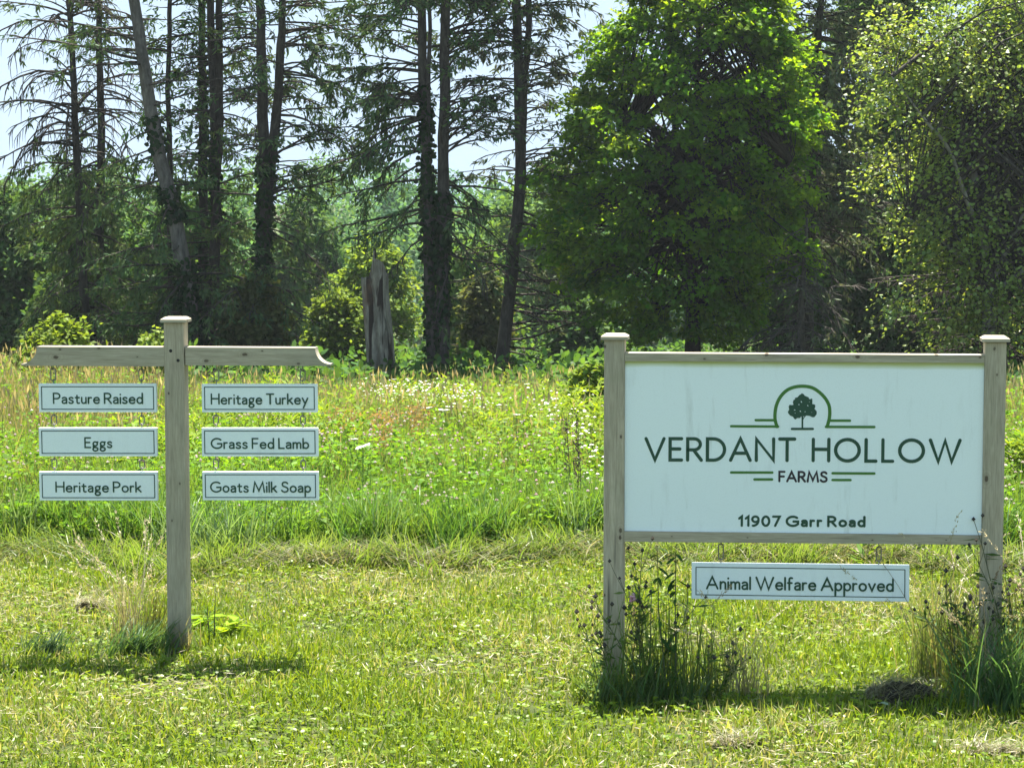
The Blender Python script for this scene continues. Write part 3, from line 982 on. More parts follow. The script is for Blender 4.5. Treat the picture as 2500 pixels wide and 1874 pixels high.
def broadleaf(name, label, Y, trunk, prof, cols, nclump, nleaf, leaf, bark, r0=0.12, clump=0.45, flat=0.45, lo=0.2, depth=0.85,
              inset_k=.25, ragged=.05, group=None, cat="tree", shape='quad', sub_stems=(), droop=0.2, mat=None, limbs=True, stray=0.0, twig=None, limb0=2, vis=(0.010, 0.004)):
    """prof: [(picture row, left, right)] outline of the crown"""
    base = D(trunk[0][0], trunk[0][1], Y); base[2] = float(gz(base[0], Y))
    t = thing(name, label, cat, base, 0, group)
    tb, bb, fb = Buf(), Buf(), Buf()
    path = stem_path(trunk, Y, 24)
    rad = np.linspace(r0, 0.02, 24)
    tube(tb, path, rad, 9, wob=0.06)
    paths = [(path, rad)]
    for dp, ra in sub_stems:
        p2 = stem_path(dp, Y, 16, False); rr = np.linspace(ra, 0.012, 16)
        p2[:, 1] += np.linspace(0, RNG.uniform(-0.8, 0.8), 16)
        tube(tb, p2, rr, 7, wob=0.06); paths.append((p2, rr))
    rows = np.array([q[0] for q in prof], float); xl = np.array([q[1] for q in prof], float); xr = np.array([q[2] for q in prof], float)
    inset = np.minimum(clump * inset_k / (Y / 4900.0), (xr - xl) * .42); xl = xl + inset; xr = xr - inset
    fine = np.linspace(rows.min(), rows.max(), 300)
    wgt = np.interp(fine, rows, xr - xl); wgt /= wgt.sum()
    dy = RNG.choice(fine, nclump, p=wgt) + RNG.uniform(-6, 6, nclump)
    ctr = D(trunk[0][0], trunk[0][1], Y)
    mpx = Y / 4900.0
    a = RNG.uniform(0, 2 * np.pi, nclump); rho = np.sqrt(RNG.uniform(lo, 1.0, nclump))
    hw = np.interp(dy, rows, (xr - xl) / 2); xc = np.interp(dy, rows, (xr + xl) / 2)
    hw = hw * (1 + ragged * np.sin(dy * .045 + np.round(np.cos(a)) * 2.1) + ragged * .6 * np.sin(dy * .11 + a))
    pxs = xc + hw * rho * np.cos(a)
    C = np.stack([D(x, y, Y) for x, y in zip(pxs, dy)])
    C[:, 1] += hw * mpx * depth * rho * np.sin(a)
    rr_c = clump * RNG.uniform(0.55, 1.25, nclump)
    out = np.stack([np.cos(a), np.sin(a) * 1.0, np.zeros(nclump)], -1)
    if limbs:
        for q in range(nclump):
            p, r = paths[RNG.integers(len(paths))]
            hd = np.linalg.norm((C[q] - np.array([np.interp(C[q][2], p[:, 2], p[:, k]) for k in range(3)]))[:2])
            z0 = max(p[limb0][2], min(C[q][2] - hd * RNG.uniform(0.3, 0.9), p[-1][2]))
            st = np.array([np.interp(z0, p[:, 2], p[:, k]) for k in range(3)])
            m1 = st * 0.45 + C[q] * 0.55 + np.array([0, 0, 0.12 * hd])
            bp = np.array([st, st * 0.72 + m1 * 0.28 + RNG.normal(0, .03, 3), m1 + RNG.normal(0, .05, 3), C[q]])
            tube(bb, interp_path(bp, 6), np.linspace(vis[0] + 0.012 * hd, vis[1], 6), 4, cap=False)
            for w in range(4):
                e = C[q] + unit((out[q] + RNG.normal(0, 0.7, 3))[None])[0] * rr_c[q] * RNG.uniform(0.6, 1.1)
                tube(bb, np.array([bp[2] * 0.3 + C[q] * 0.7, (C[q] + e) / 2 + RNG.normal(0, .03, 3), e]), [vis[1] * 1.2, vis[1], 0.002], 3, cap=False)
    N = nclump * nleaf
    ci = np.repeat(np.arange(nclump), nleaf)
    u = RNG.normal(0, 1, (N, 3)); u = unit(u) * (RNG.random((N, 1)) ** 0.45)
    off = u * rr_c[ci][:, None]; off[:, 2] *= flat
    rad2 = np.linalg.norm(off[:, :2], axis=1)
    off[:, 2] -= droop * (off * out[ci]).sum(1) + 0.25 * rad2 * rad2 / rr_c[ci]
    if stray:
        sm = RNG.random(N) < stray; off[sm] *= 1.7
    pos = C[ci] + off
    ccol = colmix(nclump, *cols, jit=0.12)
    col = ccol[ci] * RNG.uniform(0.75, 1.3, (N, 1))
    dirs = out[ci] * 0.7 + rand_dir(N) * 0.8 + np.array([0, 0, -0.35])
    nor = np.array([0, 0, 1.0]) + out[ci] * 0.25 + rand_dir(N) * 0.75
    ls = leaf * RNG.uniform(0.65, 1.2, N)
    leaves(fb, pos, dirs, nor, ls, ls * 0.8, col, shape, fold=0.25)
    tb.build("trunk", bark, t, base, True)
    if bb.n: bb.build("branches", twig or bark, t, base, True)
    fb.build("crown", mat or M_LEAF, t, base)
    return t


# needle colours
NC_DARK = [(.042, .085, .036), (.060, .115, .042), (.095, .14, .042)]
NC_OLIVE = [(.080, .125, .036), (.12, .155, .040), (.060, .10, .040)]
NC_GREY = [(.070, .105, .055), (.10, .13, .070), (.13, .135, .08)]
NC_GREEN = [(.040, .11, .038), (.065, .15, .045), (.095, .17, .045)]


def R(top, bot, n, L, el=(-10, 20), curve=-20, tw=5, live=0.6, den=70, **k):
    return dict(top=top, bot=bot, n=n, L=L, el=el, curve=curve, tw=tw, live=live, den=den, **k)


GT = "tall half-bare conifers along the far side of the meadow"
# far-left pair of thin conifers with bare drooping twigs
conifer("conifer_tree", "thin conifer with bare drooping twigs, leftmost of the tall trees", 46,
        [([(186, 745), (175, 560), (160, 250), (148, 0), (142, -330)], .11, .03)],
        [R(-330, 60, 60, (.8, 2.0), (-5, 30), -30, 6, .45, 60), R(20, 330, 70, (1.0, 2.4), (10, 45), -75, 7, .10, 50, tcurve=-50),
         R(330, 520, 30, (.9, 2.0), (-15, 15), -25, 6, .85, 110), R(500, 740, 40, (.8, 2.2), (-25, 5), -15, 6, .85, 110)],
        M_BARK_DARK, NC_OLIVE, GT)
conifer("conifer_tree", "slim dark conifer between the leftmost tree and the leaning grey trunk", 47.5,
        [([(216, 745), (213, 540), (212, 250), (209, 0), (206, -350)], .12, .03)],
        [R(-350, 120, 80, (.8, 1.9), (-5, 30), -25, 6, .5, 60), R(100, 350, 50, (.8, 1.8), (-5, 30), -40, 6, .2, 60),
         R(330, 740, 75, (.8, 2.0), (-25, 10), -15, 6, .9, 110)],
        M_BARK_DARK, NC_DARK, GT)
# the leaning grey trunk
conifer("leaning_conifer", "thick grey conifer trunk leaning left with bare knotty branch stubs", 43,
        [([(424, 748), (398, 590), (370, 450), (340, 330), (312, 150), (288, 0), (262, -200), (245, -380)], .175, .07)],
        [R(-380, -20, 40, (1.2, 2.6), (0, 25), -20, 5, .6, 70), R(30, 170, 7, (1.4, 3.0), (-5, 15), -12, 6, .55, 70, az=math.pi, azs=.5),
         R(60, 330, 12, (.8, 1.8), (-10, 20), -20, 4, .3, 60), R(300, 600, 9, (1.2, 2.6), (-22, 4), -6, 6, .7, 110, az=math.pi, azs=.7),
         R(380, 640, 14, (.7, 1.6), (-25, 10), 0, 4, .6, 90), R(560, 740, 34, (.9, 2.3), (-25, 0), -10, 6, .9, 110)],
        M_BARK_GREY, NC_DARK, GT, ivy=[(0, 250, 330, 160, .05), (0, 400, 480, 320, .07), (0, 560, 740, 700, .10)])
conifer("conifer_tree", "slender vine-hung tree just right of the leaning grey trunk", 45,
        [([(372, 745), (368, 400), (362, 200), (368, 60), (372, -300)], .075, .03)],
        [R(-300, 80, 50, (.5, 1.4), (0, 40), -20, 6, .8, 80), R(60, 400, 60, (.4, 1.0), (-10, 40), -30, 6, .75, 90),
         R(400, 740, 50, (.7, 1.5), (-20, 10), -10, 6, .9, 110)], M_BARK_DARK, NC_GREEN, GT)
conifer("conifer_tree", "straight mossy conifer to the left of the first forked tree", 46,
        [([(442, 745), (440, 640), (437, 300), (433, 0), (431, -350)], .12, .04)],
        [R(-350, 60, 60, (.8, 1.8), (0, 35), -25, 6, .7, 80), R(40, 400, 70, (.5, 1.4), (-10, 30), -25, 6, .55, 80),
         R(380, 740, 60, (.6, 1.8), (-25, 10), -10, 6, .9, 120)], M_BARK_DARK, NC_GREEN, GT,
        ivy=[(0, 100, 600, 500, .04)])
conifer("forked_conifer", "dark conifer with two close parallel stems left of the wide fork", 44.5,
        [([(455, 748), (462, 560), (464, 430), (459, 300), (457, 0), (455, -350)], .13, .04),
         ([(468, 380), (474, 250), (474, 0), (475, -350)], .09, .04)],
        [R(-350, 60, 45, (.8, 1.8), (0, 35), -25, 6, .7, 80), R(-350, 300, 60, (.7, 1.7), (5, 40), -35, 6, .3, 70, stem=1),
         R(60, 420, 50, (.6, 1.7), (-5, 35), -30, 6, .45, 80), R(380, 740, 60, (.7, 1.7), (-25, 10), -10, 6, .9, 120)],
        M_BARK_DARK, NC_OLIVE, GT, ivy=[(0, 280, 480, 260, .05)])
conifer("forked_conifer", "black conifer whose two stems part in a wide V above a thick trunk", 43.5,
        [([(560, 735), (562, 600), (566, 430), (568, 380), (557, 250), (552, 0), (549, -350)], .17, .04),
         ([(574, 440), (588, 330), (597, 200), (606, 0), (612, -330)], .11, .03)],
        [R(-350, 60, 45, (.7, 1.6), (0, 30), -20, 6, .6, 75), R(40, 380, 40, (.7, 1.7), (-5, 30), -30, 6, .30, 80, az=math.pi, azs=.9),
         R(-330, 60, 60, (.8, 1.9), (0, 35), -25, 6, .6, 75, stem=1), R(40, 440, 62, (.9, 2.1), (0, 35), -30, 7, .55, 90, stem=1, az=0, azs=.8),
         R(420, 640, 26, (1.0, 2.1), (-20, 8), -20, 5, .45, 90), R(600, 740, 26, (.5, 1.3), (-25, 10), -10, 6, .9, 110)],
        M_BARK_DARK, NC_DARK, GT, ivy=[(0, 330, 610, 800, .05), (1, 300, 440, 80, .04)])
# centre pair
conifer("forked_conifer", "tallest dark double-trunked conifer with ivy standing right of the stump", 42,
        [([(931, 815), (926, 600), (922, 456), (914, 203), (906, 0), (898, -350)], .115, .06),
         ([(955, 815), (953, 600), (948, 400), (949, 253), (953, 0), (958, -350)], .125, .07),
         ([(920, 400), (922, 200), (920, 0), (917, -300)], .05, .02)],
        [R(-350, 20, 50, (1.0, 2.2), (0, 35), -25, 7, .8, 95, taper=.1), R(0, 330, 64, (1.0, 2.1), (-8, 25), -28, 7, .72, 95, az=math.pi, azs=.8),
         R(-350, 20, 50, (1.0, 2.2), (0, 40), -25, 7, .75, 90, stem=1), R(0, 340, 52, (.9, 1.9), (10, 50), -30, 7, .50, 85, stem=1, az=0, azs=.8),
         R(340, 520, 22, (1.1, 2.3), (-20, 10), -18, 5, .42, 90), R(380, 560, 14, (1.0, 2.0), (-35, 0), -20, 4, .35, 80, stem=1, az=0, azs=.7),
         R(560, 760, 12, (.5, 1.2), (-20, 15), -10, 3, .1, 60)],
        M_BARK_MID, NC_DARK, GT, ivy=[(0, 180, 560, 750, .05), (0, 560, 800, 260, .035), (1, 420, 700, 620, .055), (1, 700, 800, 70, .03)])
conifer("forked_conifer", "grey-green conifer leaning over the meadow just left of the maple", 43,
        [([(1076, 832), (1088, 720), (1104, 560), (1118, 420), (1121, 380), (1119, 200), (1117, 0), (1114, -350)], .14, .05),
         ([(1122, 400), (1134, 280), (1140, 130), (1141, 0), (1143, -350)], .075, .04)],
        [R(-350, 40, 70, (.8, 1.8), (5, 45), -25, 7, .85, 95), R(20, 200, 44, (.8, 1.6), (0, 40), -30, 7, .75, 90),
         R(-350, 150, 60, (.9, 1.8), (10, 50), -25, 7, .75, 80, stem=1), R(150, 420, 44, (.7, 1.5), (15, 50), -35, 6, .35, 70, stem=1, az=0, azs=.9),
         R(200, 430, 26, (.6, 1.4), (-5, 35), -30, 6, .4, 80), R(420, 620, 26, (.8, 1.7), (-15, 15), -20, 5, .45, 90),
         R(600, 800, 24, (1.0, 2.0), (-20, 5), 12, 5, .18, 70, az=-0.2, azs=.7)],
        M_BARK_MID, NC_GREY, GT)

# broken stump
st = thing("tree_stump", "tall broken grey tree stump with a jagged splintered top", "stump", D(823, 812, 41), 0)
b = Buf(); base = np.array(st.location)
g0 = float(gz(base[0], 41)); st.location.z = g0; base[2] = g0
rows = [(830, 792, 855), (812, 793, 853), (740, 789, 848), (680, 784, 842), (630, 781, 838), (604, 779, 836)]
k = 26; ring0 = None
for rI, (dy, xa, xb) in enumerate(rows):
    cA, cB = D(xa, dy, 41), D(xb, dy, 41); c = (cA + cB) / 2; r_ = (cB[0] - cA[0]) / 2
    if rI == 0: c[2] = g0 - 0.15
    a = np.linspace(0, 2 * np.pi, k, endpoint=False)
    rr = r_ * (1 + 0.06 * np.sin(a * 5 + 1) + 0.05 * np.sin(a * 9 + 2) - 0.16 * np.exp(-((a - 4.55) / 0.14) ** 2) + RNG.normal(0, .012, k))
    V = np.stack([c[0] + rr * np.cos(a), c[1] + rr * np.sin(a) * 0.85, np.full(k, c[2])], -1)
    if rI == len(rows) - 1:
        hgt = np.where(V[:, 0] > c[0] - 0.03, 0.24 + 0.10 * RNG.random(k), 0.0 + 0.05 * RNG.random(k))
        hgt += 0.06 * np.exp(-((V[:, 0] - c[0] - 0.05) / 0.07) ** 2) * (V[:, 1] < c[1] + .05)
        hgt = np.where(V[:, 0] > c[0] + 0.19, 0.12, hgt)
        V[:, 2] += hgt
    b.add(V, np.zeros((0, 4), int))
for rI in range(len(rows) - 1):
    i = np.arange(k); b.F.append(np.stack([rI * k + i, rI * k + (i + 1) % k, (rI + 1) * k + (i + 1) % k, (rI + 1) * k + i], -1))
b.F = [f for f in b.F if len(f)]
n0 = b.n; top = np.array(D(808, 612, 41)); b.add([top], np.zeros((0, 3), int)); b.F = [f for f in b.F if len(f)]
b.F.append(np.stack([np.full(k, n0), (len(rows) - 1) * k + np.arange(k), (len(rows) - 1) * k + (np.arange(k) + 1) % k], -1))
b.build("trunk", M_SNAG, st, base)
b = Buf()
tube(b, [D(810, 660, 41.0), D(812, 600, 41.0), D(808, 562, 41.0), D(809, 545, 41), D(807, 528, 41)], [.075, .06, .045, .03, .006], 7, wob=0.3)
tube(b, [D(823, 640, 40.9), D(825, 592, 40.92), D(822, 568, 40.95)], [.075, .065, .04], 8, wob=0.3)
b.build("splinter", M_SNAG, st, base)
b = Buf(); n = 260
a = RNG.uniform(0, 2 * np.pi, n); zz = RNG.uniform(g0, g0 + 0.7, n)
leaves(b, np.stack([base[0] + .3 * np.cos(a), 41 + .27 * np.sin(a), zz], -1), rand_dir(n), np.stack([np.cos(a), np.sin(a), a * 0 + .3], -1), .09, .07, colmix(n, (.04, .09, .02), (.07, .12, .03)), 'hex')
b.build("ivy", M_LEAF, st, base)

# the maple
broadleaf("maple_tree", "large bright green maple standing behind the farm sign", 42,
          [(1496, 770), (1496, 640), (1492, 480), (1497, 250), (1500, -150)],
          [(-230, 1420, 1600), (-100, 1370, 1680), (0, 1330, 1710), (60, 1290, 1735), (120, 1250, 1765), (200, 1220, 1775), (270, 1175, 1770), (330, 1185, 1785), (380, 1170, 1760),
           (440, 1165, 1745), (510, 1150, 1785), (560, 1140, 1770), (610, 1195, 1720), (660, 1240, 1670), (700, 1290, 1630), (728, 1350, 1590)],
          [(.060, .155, .014), (.090, .18, .014), (.034, .105, .016), (.13, .20, .018)], 620, 90, .118, M_BARK_DARK, r0=.17, clump=.42, flat=.5, lo=.30, depth=.85, inset_k=.40, ragged=.09, mat=M_MAPLE, limb0=5,
          shape='lobe', sub_stems=[([(1497, 600), (1470, 430), (1455, 200), (1440, 0)], .09), ([(1497, 590), (1530, 400), (1560, 180), (1580, -20)], .09),
                                   ([(1495, 640), (1440, 500), (1380, 380), (1330, 300)], .07), ([(1496, 650), (1580, 520), (1650, 420), (1700, 350)], .07)])

# right-hand trees
conifer("dead_spruce", "tall spruce just right of the maple, its lower branches dead and grey", 45,
        [([(1740, 760), (1744, 600), (1752, 400), (1764, 150), (1772, 0), (1785, -330)], .16, .03)],
        [R(-330, 90, 110, (.7, 1.7), (-10, 25), -15, 8, .85, 95), R(60, 400, 90, (1.0, 2.0), (-20, 10), -15, 8, .75, 100),
         R(380, 560, 70, (1.3, 2.5), (-20, 8), -15, 9, .25, 80)],
        M_BARK_DARK, NC_GREY, None)
conifer("dead_conifer", "small dead grey conifer with fine bare twigs behind the sign's top rail", 41,
        [([(1738, 765), (1742, 600), (1745, 470)], .09, .02)],
        [R(480, 620, 36, (.4, 1.1), (-5, 25), -40, 12, .15, 40), R(590, 770, 70, (.7, 1.6), (-15, 18), -40, 12, .12, 40)],
        M_TWIG, NC_GREY, None)
broadleaf("broadleaf_tree", "airy yellow-green tree with pale limbs filling the right edge", 38,
          [(2142, 790), (2135, 650), (2120, 480), (2080, 300), (2060, 80)],
          [(-30, 2010, 2330), (20, 1930, 2420), (70, 1890, 2480), (120, 1860, 2500), (200, 1835, 2520), (300, 1840, 2560), (400, 1890, 2560), (500, 1950, 2540), (580, 1935, 2500), (640, 1905, 2420), (700, 1935, 2330), (740, 1990, 2250)],
          [(.21, .28, .055), (.165, .235, .045), (.27, .31, .09), (.11, .185, .035)], 460, 66, .078, M_TRUNK_OUT, r0=.16, clump=.38, flat=1.3, lo=.0, depth=.38, stray=.22, twig=M_BARK_MID, vis=(.006, .003), inset_k=.1, ragged=.16,
          droop=.45, shape='hex', sub_stems=[([(2138, 620), (2210, 450), (2300, 300), (2330, 150)], .07), ([(2125, 520), (2040, 330), (1960, 240), (1900, 170)], .05),
                                             ([(2135, 600), (2030, 520), (1960, 470)], .045), ([(2138, 640), (2230, 560), (2330, 500)], .05), ([(2085, 310), (2160, 180), (2230, 80)], .04)], mat=M_BIRCH)
conifer("dead_conifer", "dark tangle of a dead conifer behind the sign's right-hand post", 39.5,
        [([(2134, 800), (2132, 640), (2138, 400), (2145, 200), (2152, 0), (2155, -200)], .12, .03)],
        [R(-200, 150, 60, (.8, 1.8), (-5, 30), -20, 8, .5, 70), R(560, 780, 110, (.9, 2.2), (-15, 12), -15, 9, .10, 60)], M_BARK_MID, NC_DARK, None)

# ------------------------------------------------------------------ woodland behind
GB = "trees standing in the hollow behind the meadow trees"
MG = [(.085, .165, .034), (.12, .20, .040), (.055, .12, .030)]
DG = [(.034, .085, .028), (.055, .115, .032), (.080, .135, .036)]
LG = [(.14, .22, .036), (.18, .24, .040), (.10, .175, .032)]
YG = [(.15, .21, .026), (.12, .18, .026), (.08, .135, .026)]
back = [
    # name, label, Y, trunk, profile, colours, clumps, leaves, leaf size, clump radius
    ("shrub", "yellow-green bush growing left of the broken stump", 50, [(728, 800), (728, 700)], [(632, 700, 760), (680, 668, 790), (740, 650, 800), (800, 640, 805)], YG, 90, 80, .13, .40),
    ("broadleaf_tree", "pale green tree in the hollow right behind the broken stump", 60, [(800, 800), (800, 620)], [(520, 770, 840), (580, 730, 880), (660, 690, 900), (740, 690, 900), (810, 690, 890)], LG, 110, 80, .17, .55),
    ("broadleaf_tree", "mid-green tree seen between the ivy-clad double trunk and the leaning one", 58, [(1020, 815), (1020, 640)], [(540, 980, 1060), (610, 950, 1090), (700, 940, 1110), (815, 940, 1110)], MG, 120, 80, .17, .55),
    ("small_spruce", "drooping olive young spruce in front of the leaning conifer's base", 50, [(1050, 815), (1052, 600)], [(590, 1040, 1065), (650, 1010, 1085), (720, 995, 1100), (810, 985, 1110)], [(.085, .10, .035), (.06, .08, .03)], 70, 90, .13, .35),
    ("broadleaf_tree", "bluish dark tree between the V-forked conifer and the stump", 78, [(640, 790), (640, 560)], [(430, 600, 690), (500, 570, 740), (600, 560, 750), (720, 560, 750), (800, 560, 750)], DG, 130, 80, .22, .75),
    ("small_spruce", "olive feathery spruce at the foot of the V-forked conifer", 43, [(545, 770), (545, 640)], [(585, 530, 570), (630, 500, 605), (690, 480, 620), (760, 480, 640)], [(.085, .10, .030), (.06, .082, .028)], 80, 90, .11, .30),
    ("broadleaf_tree", "dark bush mass at the left edge below the bare twigs", 55, [(40, 790), (40, 600)], [(380, -20, 60), (450, -60, 110), (560, -100, 150), (640, -120, 170), (760, -140, 180)], DG, 170, 80, .17, .55),
    ("broadleaf_tree", "deep green thicket tree behind the leftmost thin conifers", 53, [(200, 790), (200, 600)], [(400, 170, 250), (480, 120, 290), (600, 80, 320), (760, 70, 330)], DG, 160, 80, .17, .52),
    ("broadleaf_tree", "deep green thicket tree behind the leaning grey trunk", 54, [(380, 790), (380, 600)], [(430, 330, 430), (520, 290, 480), (640, 270, 510), (770, 270, 520)], DG, 150, 80, .17, .52),
    ("broadleaf_tree", "tall green tree far behind, between the double trunk and the maple", 90, [(1180, 800), (1180, 600)], [(350, 1140, 1230), (430, 1080, 1290), (560, 1050, 1320), (800, 1050, 1330)], MG, 180, 80, .26, .9),
    ("broadleaf_tree", "dark shaded tree close behind the left flank of the maple", 52, [(1230, 800), (1230, 680)], [(660, 1210, 1280), (700, 1190, 1310), (740, 1180, 1330), (800, 1170, 1340)], DG, 60, 80, .16, .5),
    ("broadleaf_tree", "tall dark broadleaf crown rising between maple and airy right-edge tree", 56, [(1900, 800), (1900, 300)], [(-220, 1850, 1980), (-60, 1790, 2040), (100, 1760, 2060), (300, 1740, 2080), (500, 1740, 2080), (700, 1740, 2060), (790, 1760, 2040)], DG + [(.06, .10, .03)], 360, 80, .18, .7),
    ("broadleaf_tree", "dark broadleaf tree standing behind the airy tree at the right edge", 55, [(2200, 800), (2200, 300)], [(-20, 2120, 2260), (100, 2080, 2340), (300, 2010, 2400), (500, 1990, 2420), (700, 1990, 2400), (790, 2000, 2380)], DG, 330, 80, .18, .7),
    ("broadleaf_tree", "shaded tree hidden behind the maple's right flank", 54, [(1690, 800), (1690, 500)], [(60, 1640, 1740), (200, 1600, 1790), (400, 1580, 1800), (600, 1590, 1810), (790, 1600, 1800)], DG, 230, 80, .18, .6),
    ("shrub", "light green leafy bush at the meadow edge left of the farm sign", 22, [(1278, 860), (1278, 820)], [(792, 1262, 1298), (815, 1240, 1320), (845, 1220, 1335), (880, 1220, 1335)], LG, 44, 60, .075, .16),
    ("shrub", "low yellowish shrub at the meadow's back edge left of the signpost", 30, [(120, 790), (120, 760)], [(680, 112, 140), (705, 90, 165), (740, 50, 200), (780, 40, 210)], YG, 50, 60, .09, .22),
    ("shrub", "tiny bright shrub just left of the signpost's top", 30, [(330, 800), (330, 770)], [(715, 318, 345), (740, 300, 372), (790, 290, 380)], LG, 30, 60, .09, .2),
]
for (nm, lab, Y, trk, prof, cols, nc, nl, ls, cr) in back:
    broadleaf(nm, lab, Y, trk, prof, cols, nc, nl, ls, M_BARK_DARK, r0=.05 if nm == "shrub" else .09, clump=cr, flat=.6, lo=.1, cat="shrub" if nm == "shrub" else "tree",
              limbs=nm == "shrub", depth=.9, ragged=.22 if nm != 'broadleaf_tree' else .1, stray=.12, group=GB if nm == "broadleaf_tree" else None)

# undergrowth covering the floor of the hollow
b = Buf(); n = 70000
y = RNG.uniform(33, 82, n); x = RNG.uniform(-1, 1, n) * (y * .26 + 3)
h = (.35 + .5 * np.clip(nz(x * .6, y * .4, 12) + .3, 0, 1.3)) * RNG.random(n) ** .8
C = np.stack([x, y, gz(x, y) + h], -1)
leaves(b, C, rand_dir(n) + [0, 0, .1], np.array([0, 0, 1.0]) + rand_dir(n) * .7, RNG.uniform(.10, .22, n), RNG.uniform(.07, .15, n), colmix(n, (.05, .12, .028), (.085, .16, .03), (.035, .085, .025), jit=.25), 'hex')
tag(b.build("undergrowth", M_LEAF), "low green undergrowth covering the ground below the trees", "undergrowth", kind="stuff")

# far wood on the opposite slope: one mass
b = Buf()
for q in range(210):
    Y = RNG.uniform(92, 175)
    x = RNG.uniform(-1, 1) * (Y * 0.30 + 14)
    g = float(gz(x, Y))
    ph = 430 + 2 * (x / Y * 4900 + 1106 - 700) * -0.0
    topy = RNG.uniform(350, 405)
    h = max(3.0, (CAM_H - (topy - 430) / 4900 * Y) - g) * (0.75 + 0.25 * (Y / 175)) + RNG.uniform(-.4, .8)
    w = RNG.uniform(1.8, 3.4); nl = 1150
    lobes = RNG.integers(5, 10)
    lc = np.stack([x + RNG.normal(0, w * .5, lobes), Y + RNG.normal(0, w * .5, lobes), g + h * RNG.uniform(.15, .95, lobes)], -1)
    li = RNG.integers(0, lobes, nl)
    u = rand_dir(nl) * (RNG.random((nl, 1)) ** .4)
    pos = lc[li] + u * np.array([w * .62, w * .62, h * .20])
    pos[:, 2] = np.minimum(pos[:, 2], g + h + 0.4)
    base_c = colmix(1, (.050, .125, .068), (.075, .16, .070), (.11, .195, .062), jit=.2)  # blue-tinted, lightened greens: part of the distance haze is in the colour
    leaves(b, pos, rand_dir(nl) + np.array([0, 0, -.4]), np.array([0, -.2, 1.0]) + rand_dir(nl) * .8, RNG.uniform(.16, .36, nl), RNG.uniform(.14, .30, nl), base_c * RNG.uniform(.7, 1.3, (nl, 1)), 'hex')
tag(b.build("far_wood", M_LEAF), "hazy mass of green woodland on the far side of the hollow", "woodland", kind="stuff")
# ------------------------------------------------------------------ mown verge: grass, clover, clippings
Y_EDGE = 12.9
LG1 = np.array([(.22, .275, .018), (.150, .225, .015), (.23, .285, .04), (.070, .14, .014), (.29, .28, .11)])


def edge_y(x):
    return Y_EDGE + 0.22 * np.sin(x * 1.7 + .6) + 0.13 * np.sin(x * 4.3) + .07 * np.sin(x * 9.1 + 2)


def dry_field(x, y):
    """0 lush .. 1 dry, patchy"""
    return np.clip(0.36 + 0.62 * nz(x * 1.6, y * 1.3, 2.0) + 0.3 * nz(x * 4.1, y * 3.7, 5.0) + 0.25 * np.exp(-((y - 11.6) / 0.8) ** 2), 0, 1)


b = Buf()
n = 192000
u = RNG.random(n)
y = 7.3 + (Y_EDGE + .1 - 7.3) * u ** 0.92
x = RNG.uniform(-1, 1, n) * (y * .27 + 1.9)
keep = (y < edge_y(x)) & (nz(x * 5.3, y * 6.1, 17) + .6 * nz(x * 13, y * 14, 3) > RNG.uniform(-2.6, -.35, n)); x, y = x[keep], y[keep]; n = len(x)
dry = dry_field(x, y)
tall = np.clip(1 + .5 * nz(x * 2.6, y * 2.6, 8), .5, 1.6)
B = np.stack([x, y, gz(x, y) - .004], -1)
lush = colmix(n, LG1[0], LG1[1], LG1[3], jit=.2); dr = colmix(n, LG1[2], LG1[4], (.34, .31, .18), jit=.25)
mixk = (RNG.random(n) < dry * .62)[:, None]
blades(b, B, RNG.uniform(0, 2 * np.pi, n), RNG.uniform(.028, .078, n) * tall, RNG.uniform(.0036, .0085, n), RNG.uniform(.1, 1.5, n), np.where(mixk, dr, lush), 3, 1.6)
# clover leaves
m_ = 34000
y = 7.3 + (Y_EDGE - 7.3) * RNG.random(m_) ** .9
x = RNG.uniform(-1, 1, m_) * (y * .27 + 1.9)
w = nz(x * 2.0, y * 2.2, 13.0) + .5 * nz(x * 6, y * 6, 3)
keep = (w > RNG.uniform(-.9, 1.0, m_)) & (y < edge_y(x)); x, y = x[keep], y[keep]; m_ = len(x)
hz = RNG.uniform(.015, .05, m_)
C = np.stack([x, y, gz(x, y) + hz], -1)
cc = colmix(m_, (.15, .225, .014), (.21, .265, .02), (.09, .165, .014), jit=.2)
a0_ = RNG.uniform(0, 2 * np.pi, m_)
tilt = unit(np.array([0, -.25, 1.0]) + rand_dir(m_) * .85)
for q in range(3):
    a = a0_ + q * 2.094
    leaves(b, C, np.stack([np.cos(a), np.sin(a), RNG.normal(-.1, .2, m_)], -1), tilt, RNG.uniform(.010, .022, m_), RNG.uniform(.009, .018, m_), cc, 'hex')
tag(b.build("lawn_grass", M_GRASS), "short mown yellow-green grass and clover in front of the signs", "grass", kind="stuff")

# dry clippings lying on the verge
b = Buf(); n = 40000
y = 7.3 + (Y_EDGE - 7.3) * RNG.random(n) ** .9
x = RNG.uniform(-1, 1, n) * (y * .27 + 1.9)
keep = dry_field(x, y) > RNG.uniform(.2, 1.1, n); x, y = x[keep], y[keep]; n = len(x)
B = np.stack([x, y, gz(x, y) + RNG.uniform(.018, .045, n)], -1)
a = RNG.uniform(0, 2 * np.pi, n)
leaves(b, B, np.stack([np.cos(a), np.sin(a), RNG.normal(0, .2, n)], -1), np.array([0, 0, 1.0]) + rand_dir(n) * .4, RNG.uniform(.025, .075, n), .004, colmix(n, (.33, .29, .16), (.24, .22, .12), (.20, .16, .09), jit=.2))
tag(b.build("grass_clippings", M_STRAW), "pale dry clippings scattered over the mown grass", "clippings", kind="stuff")

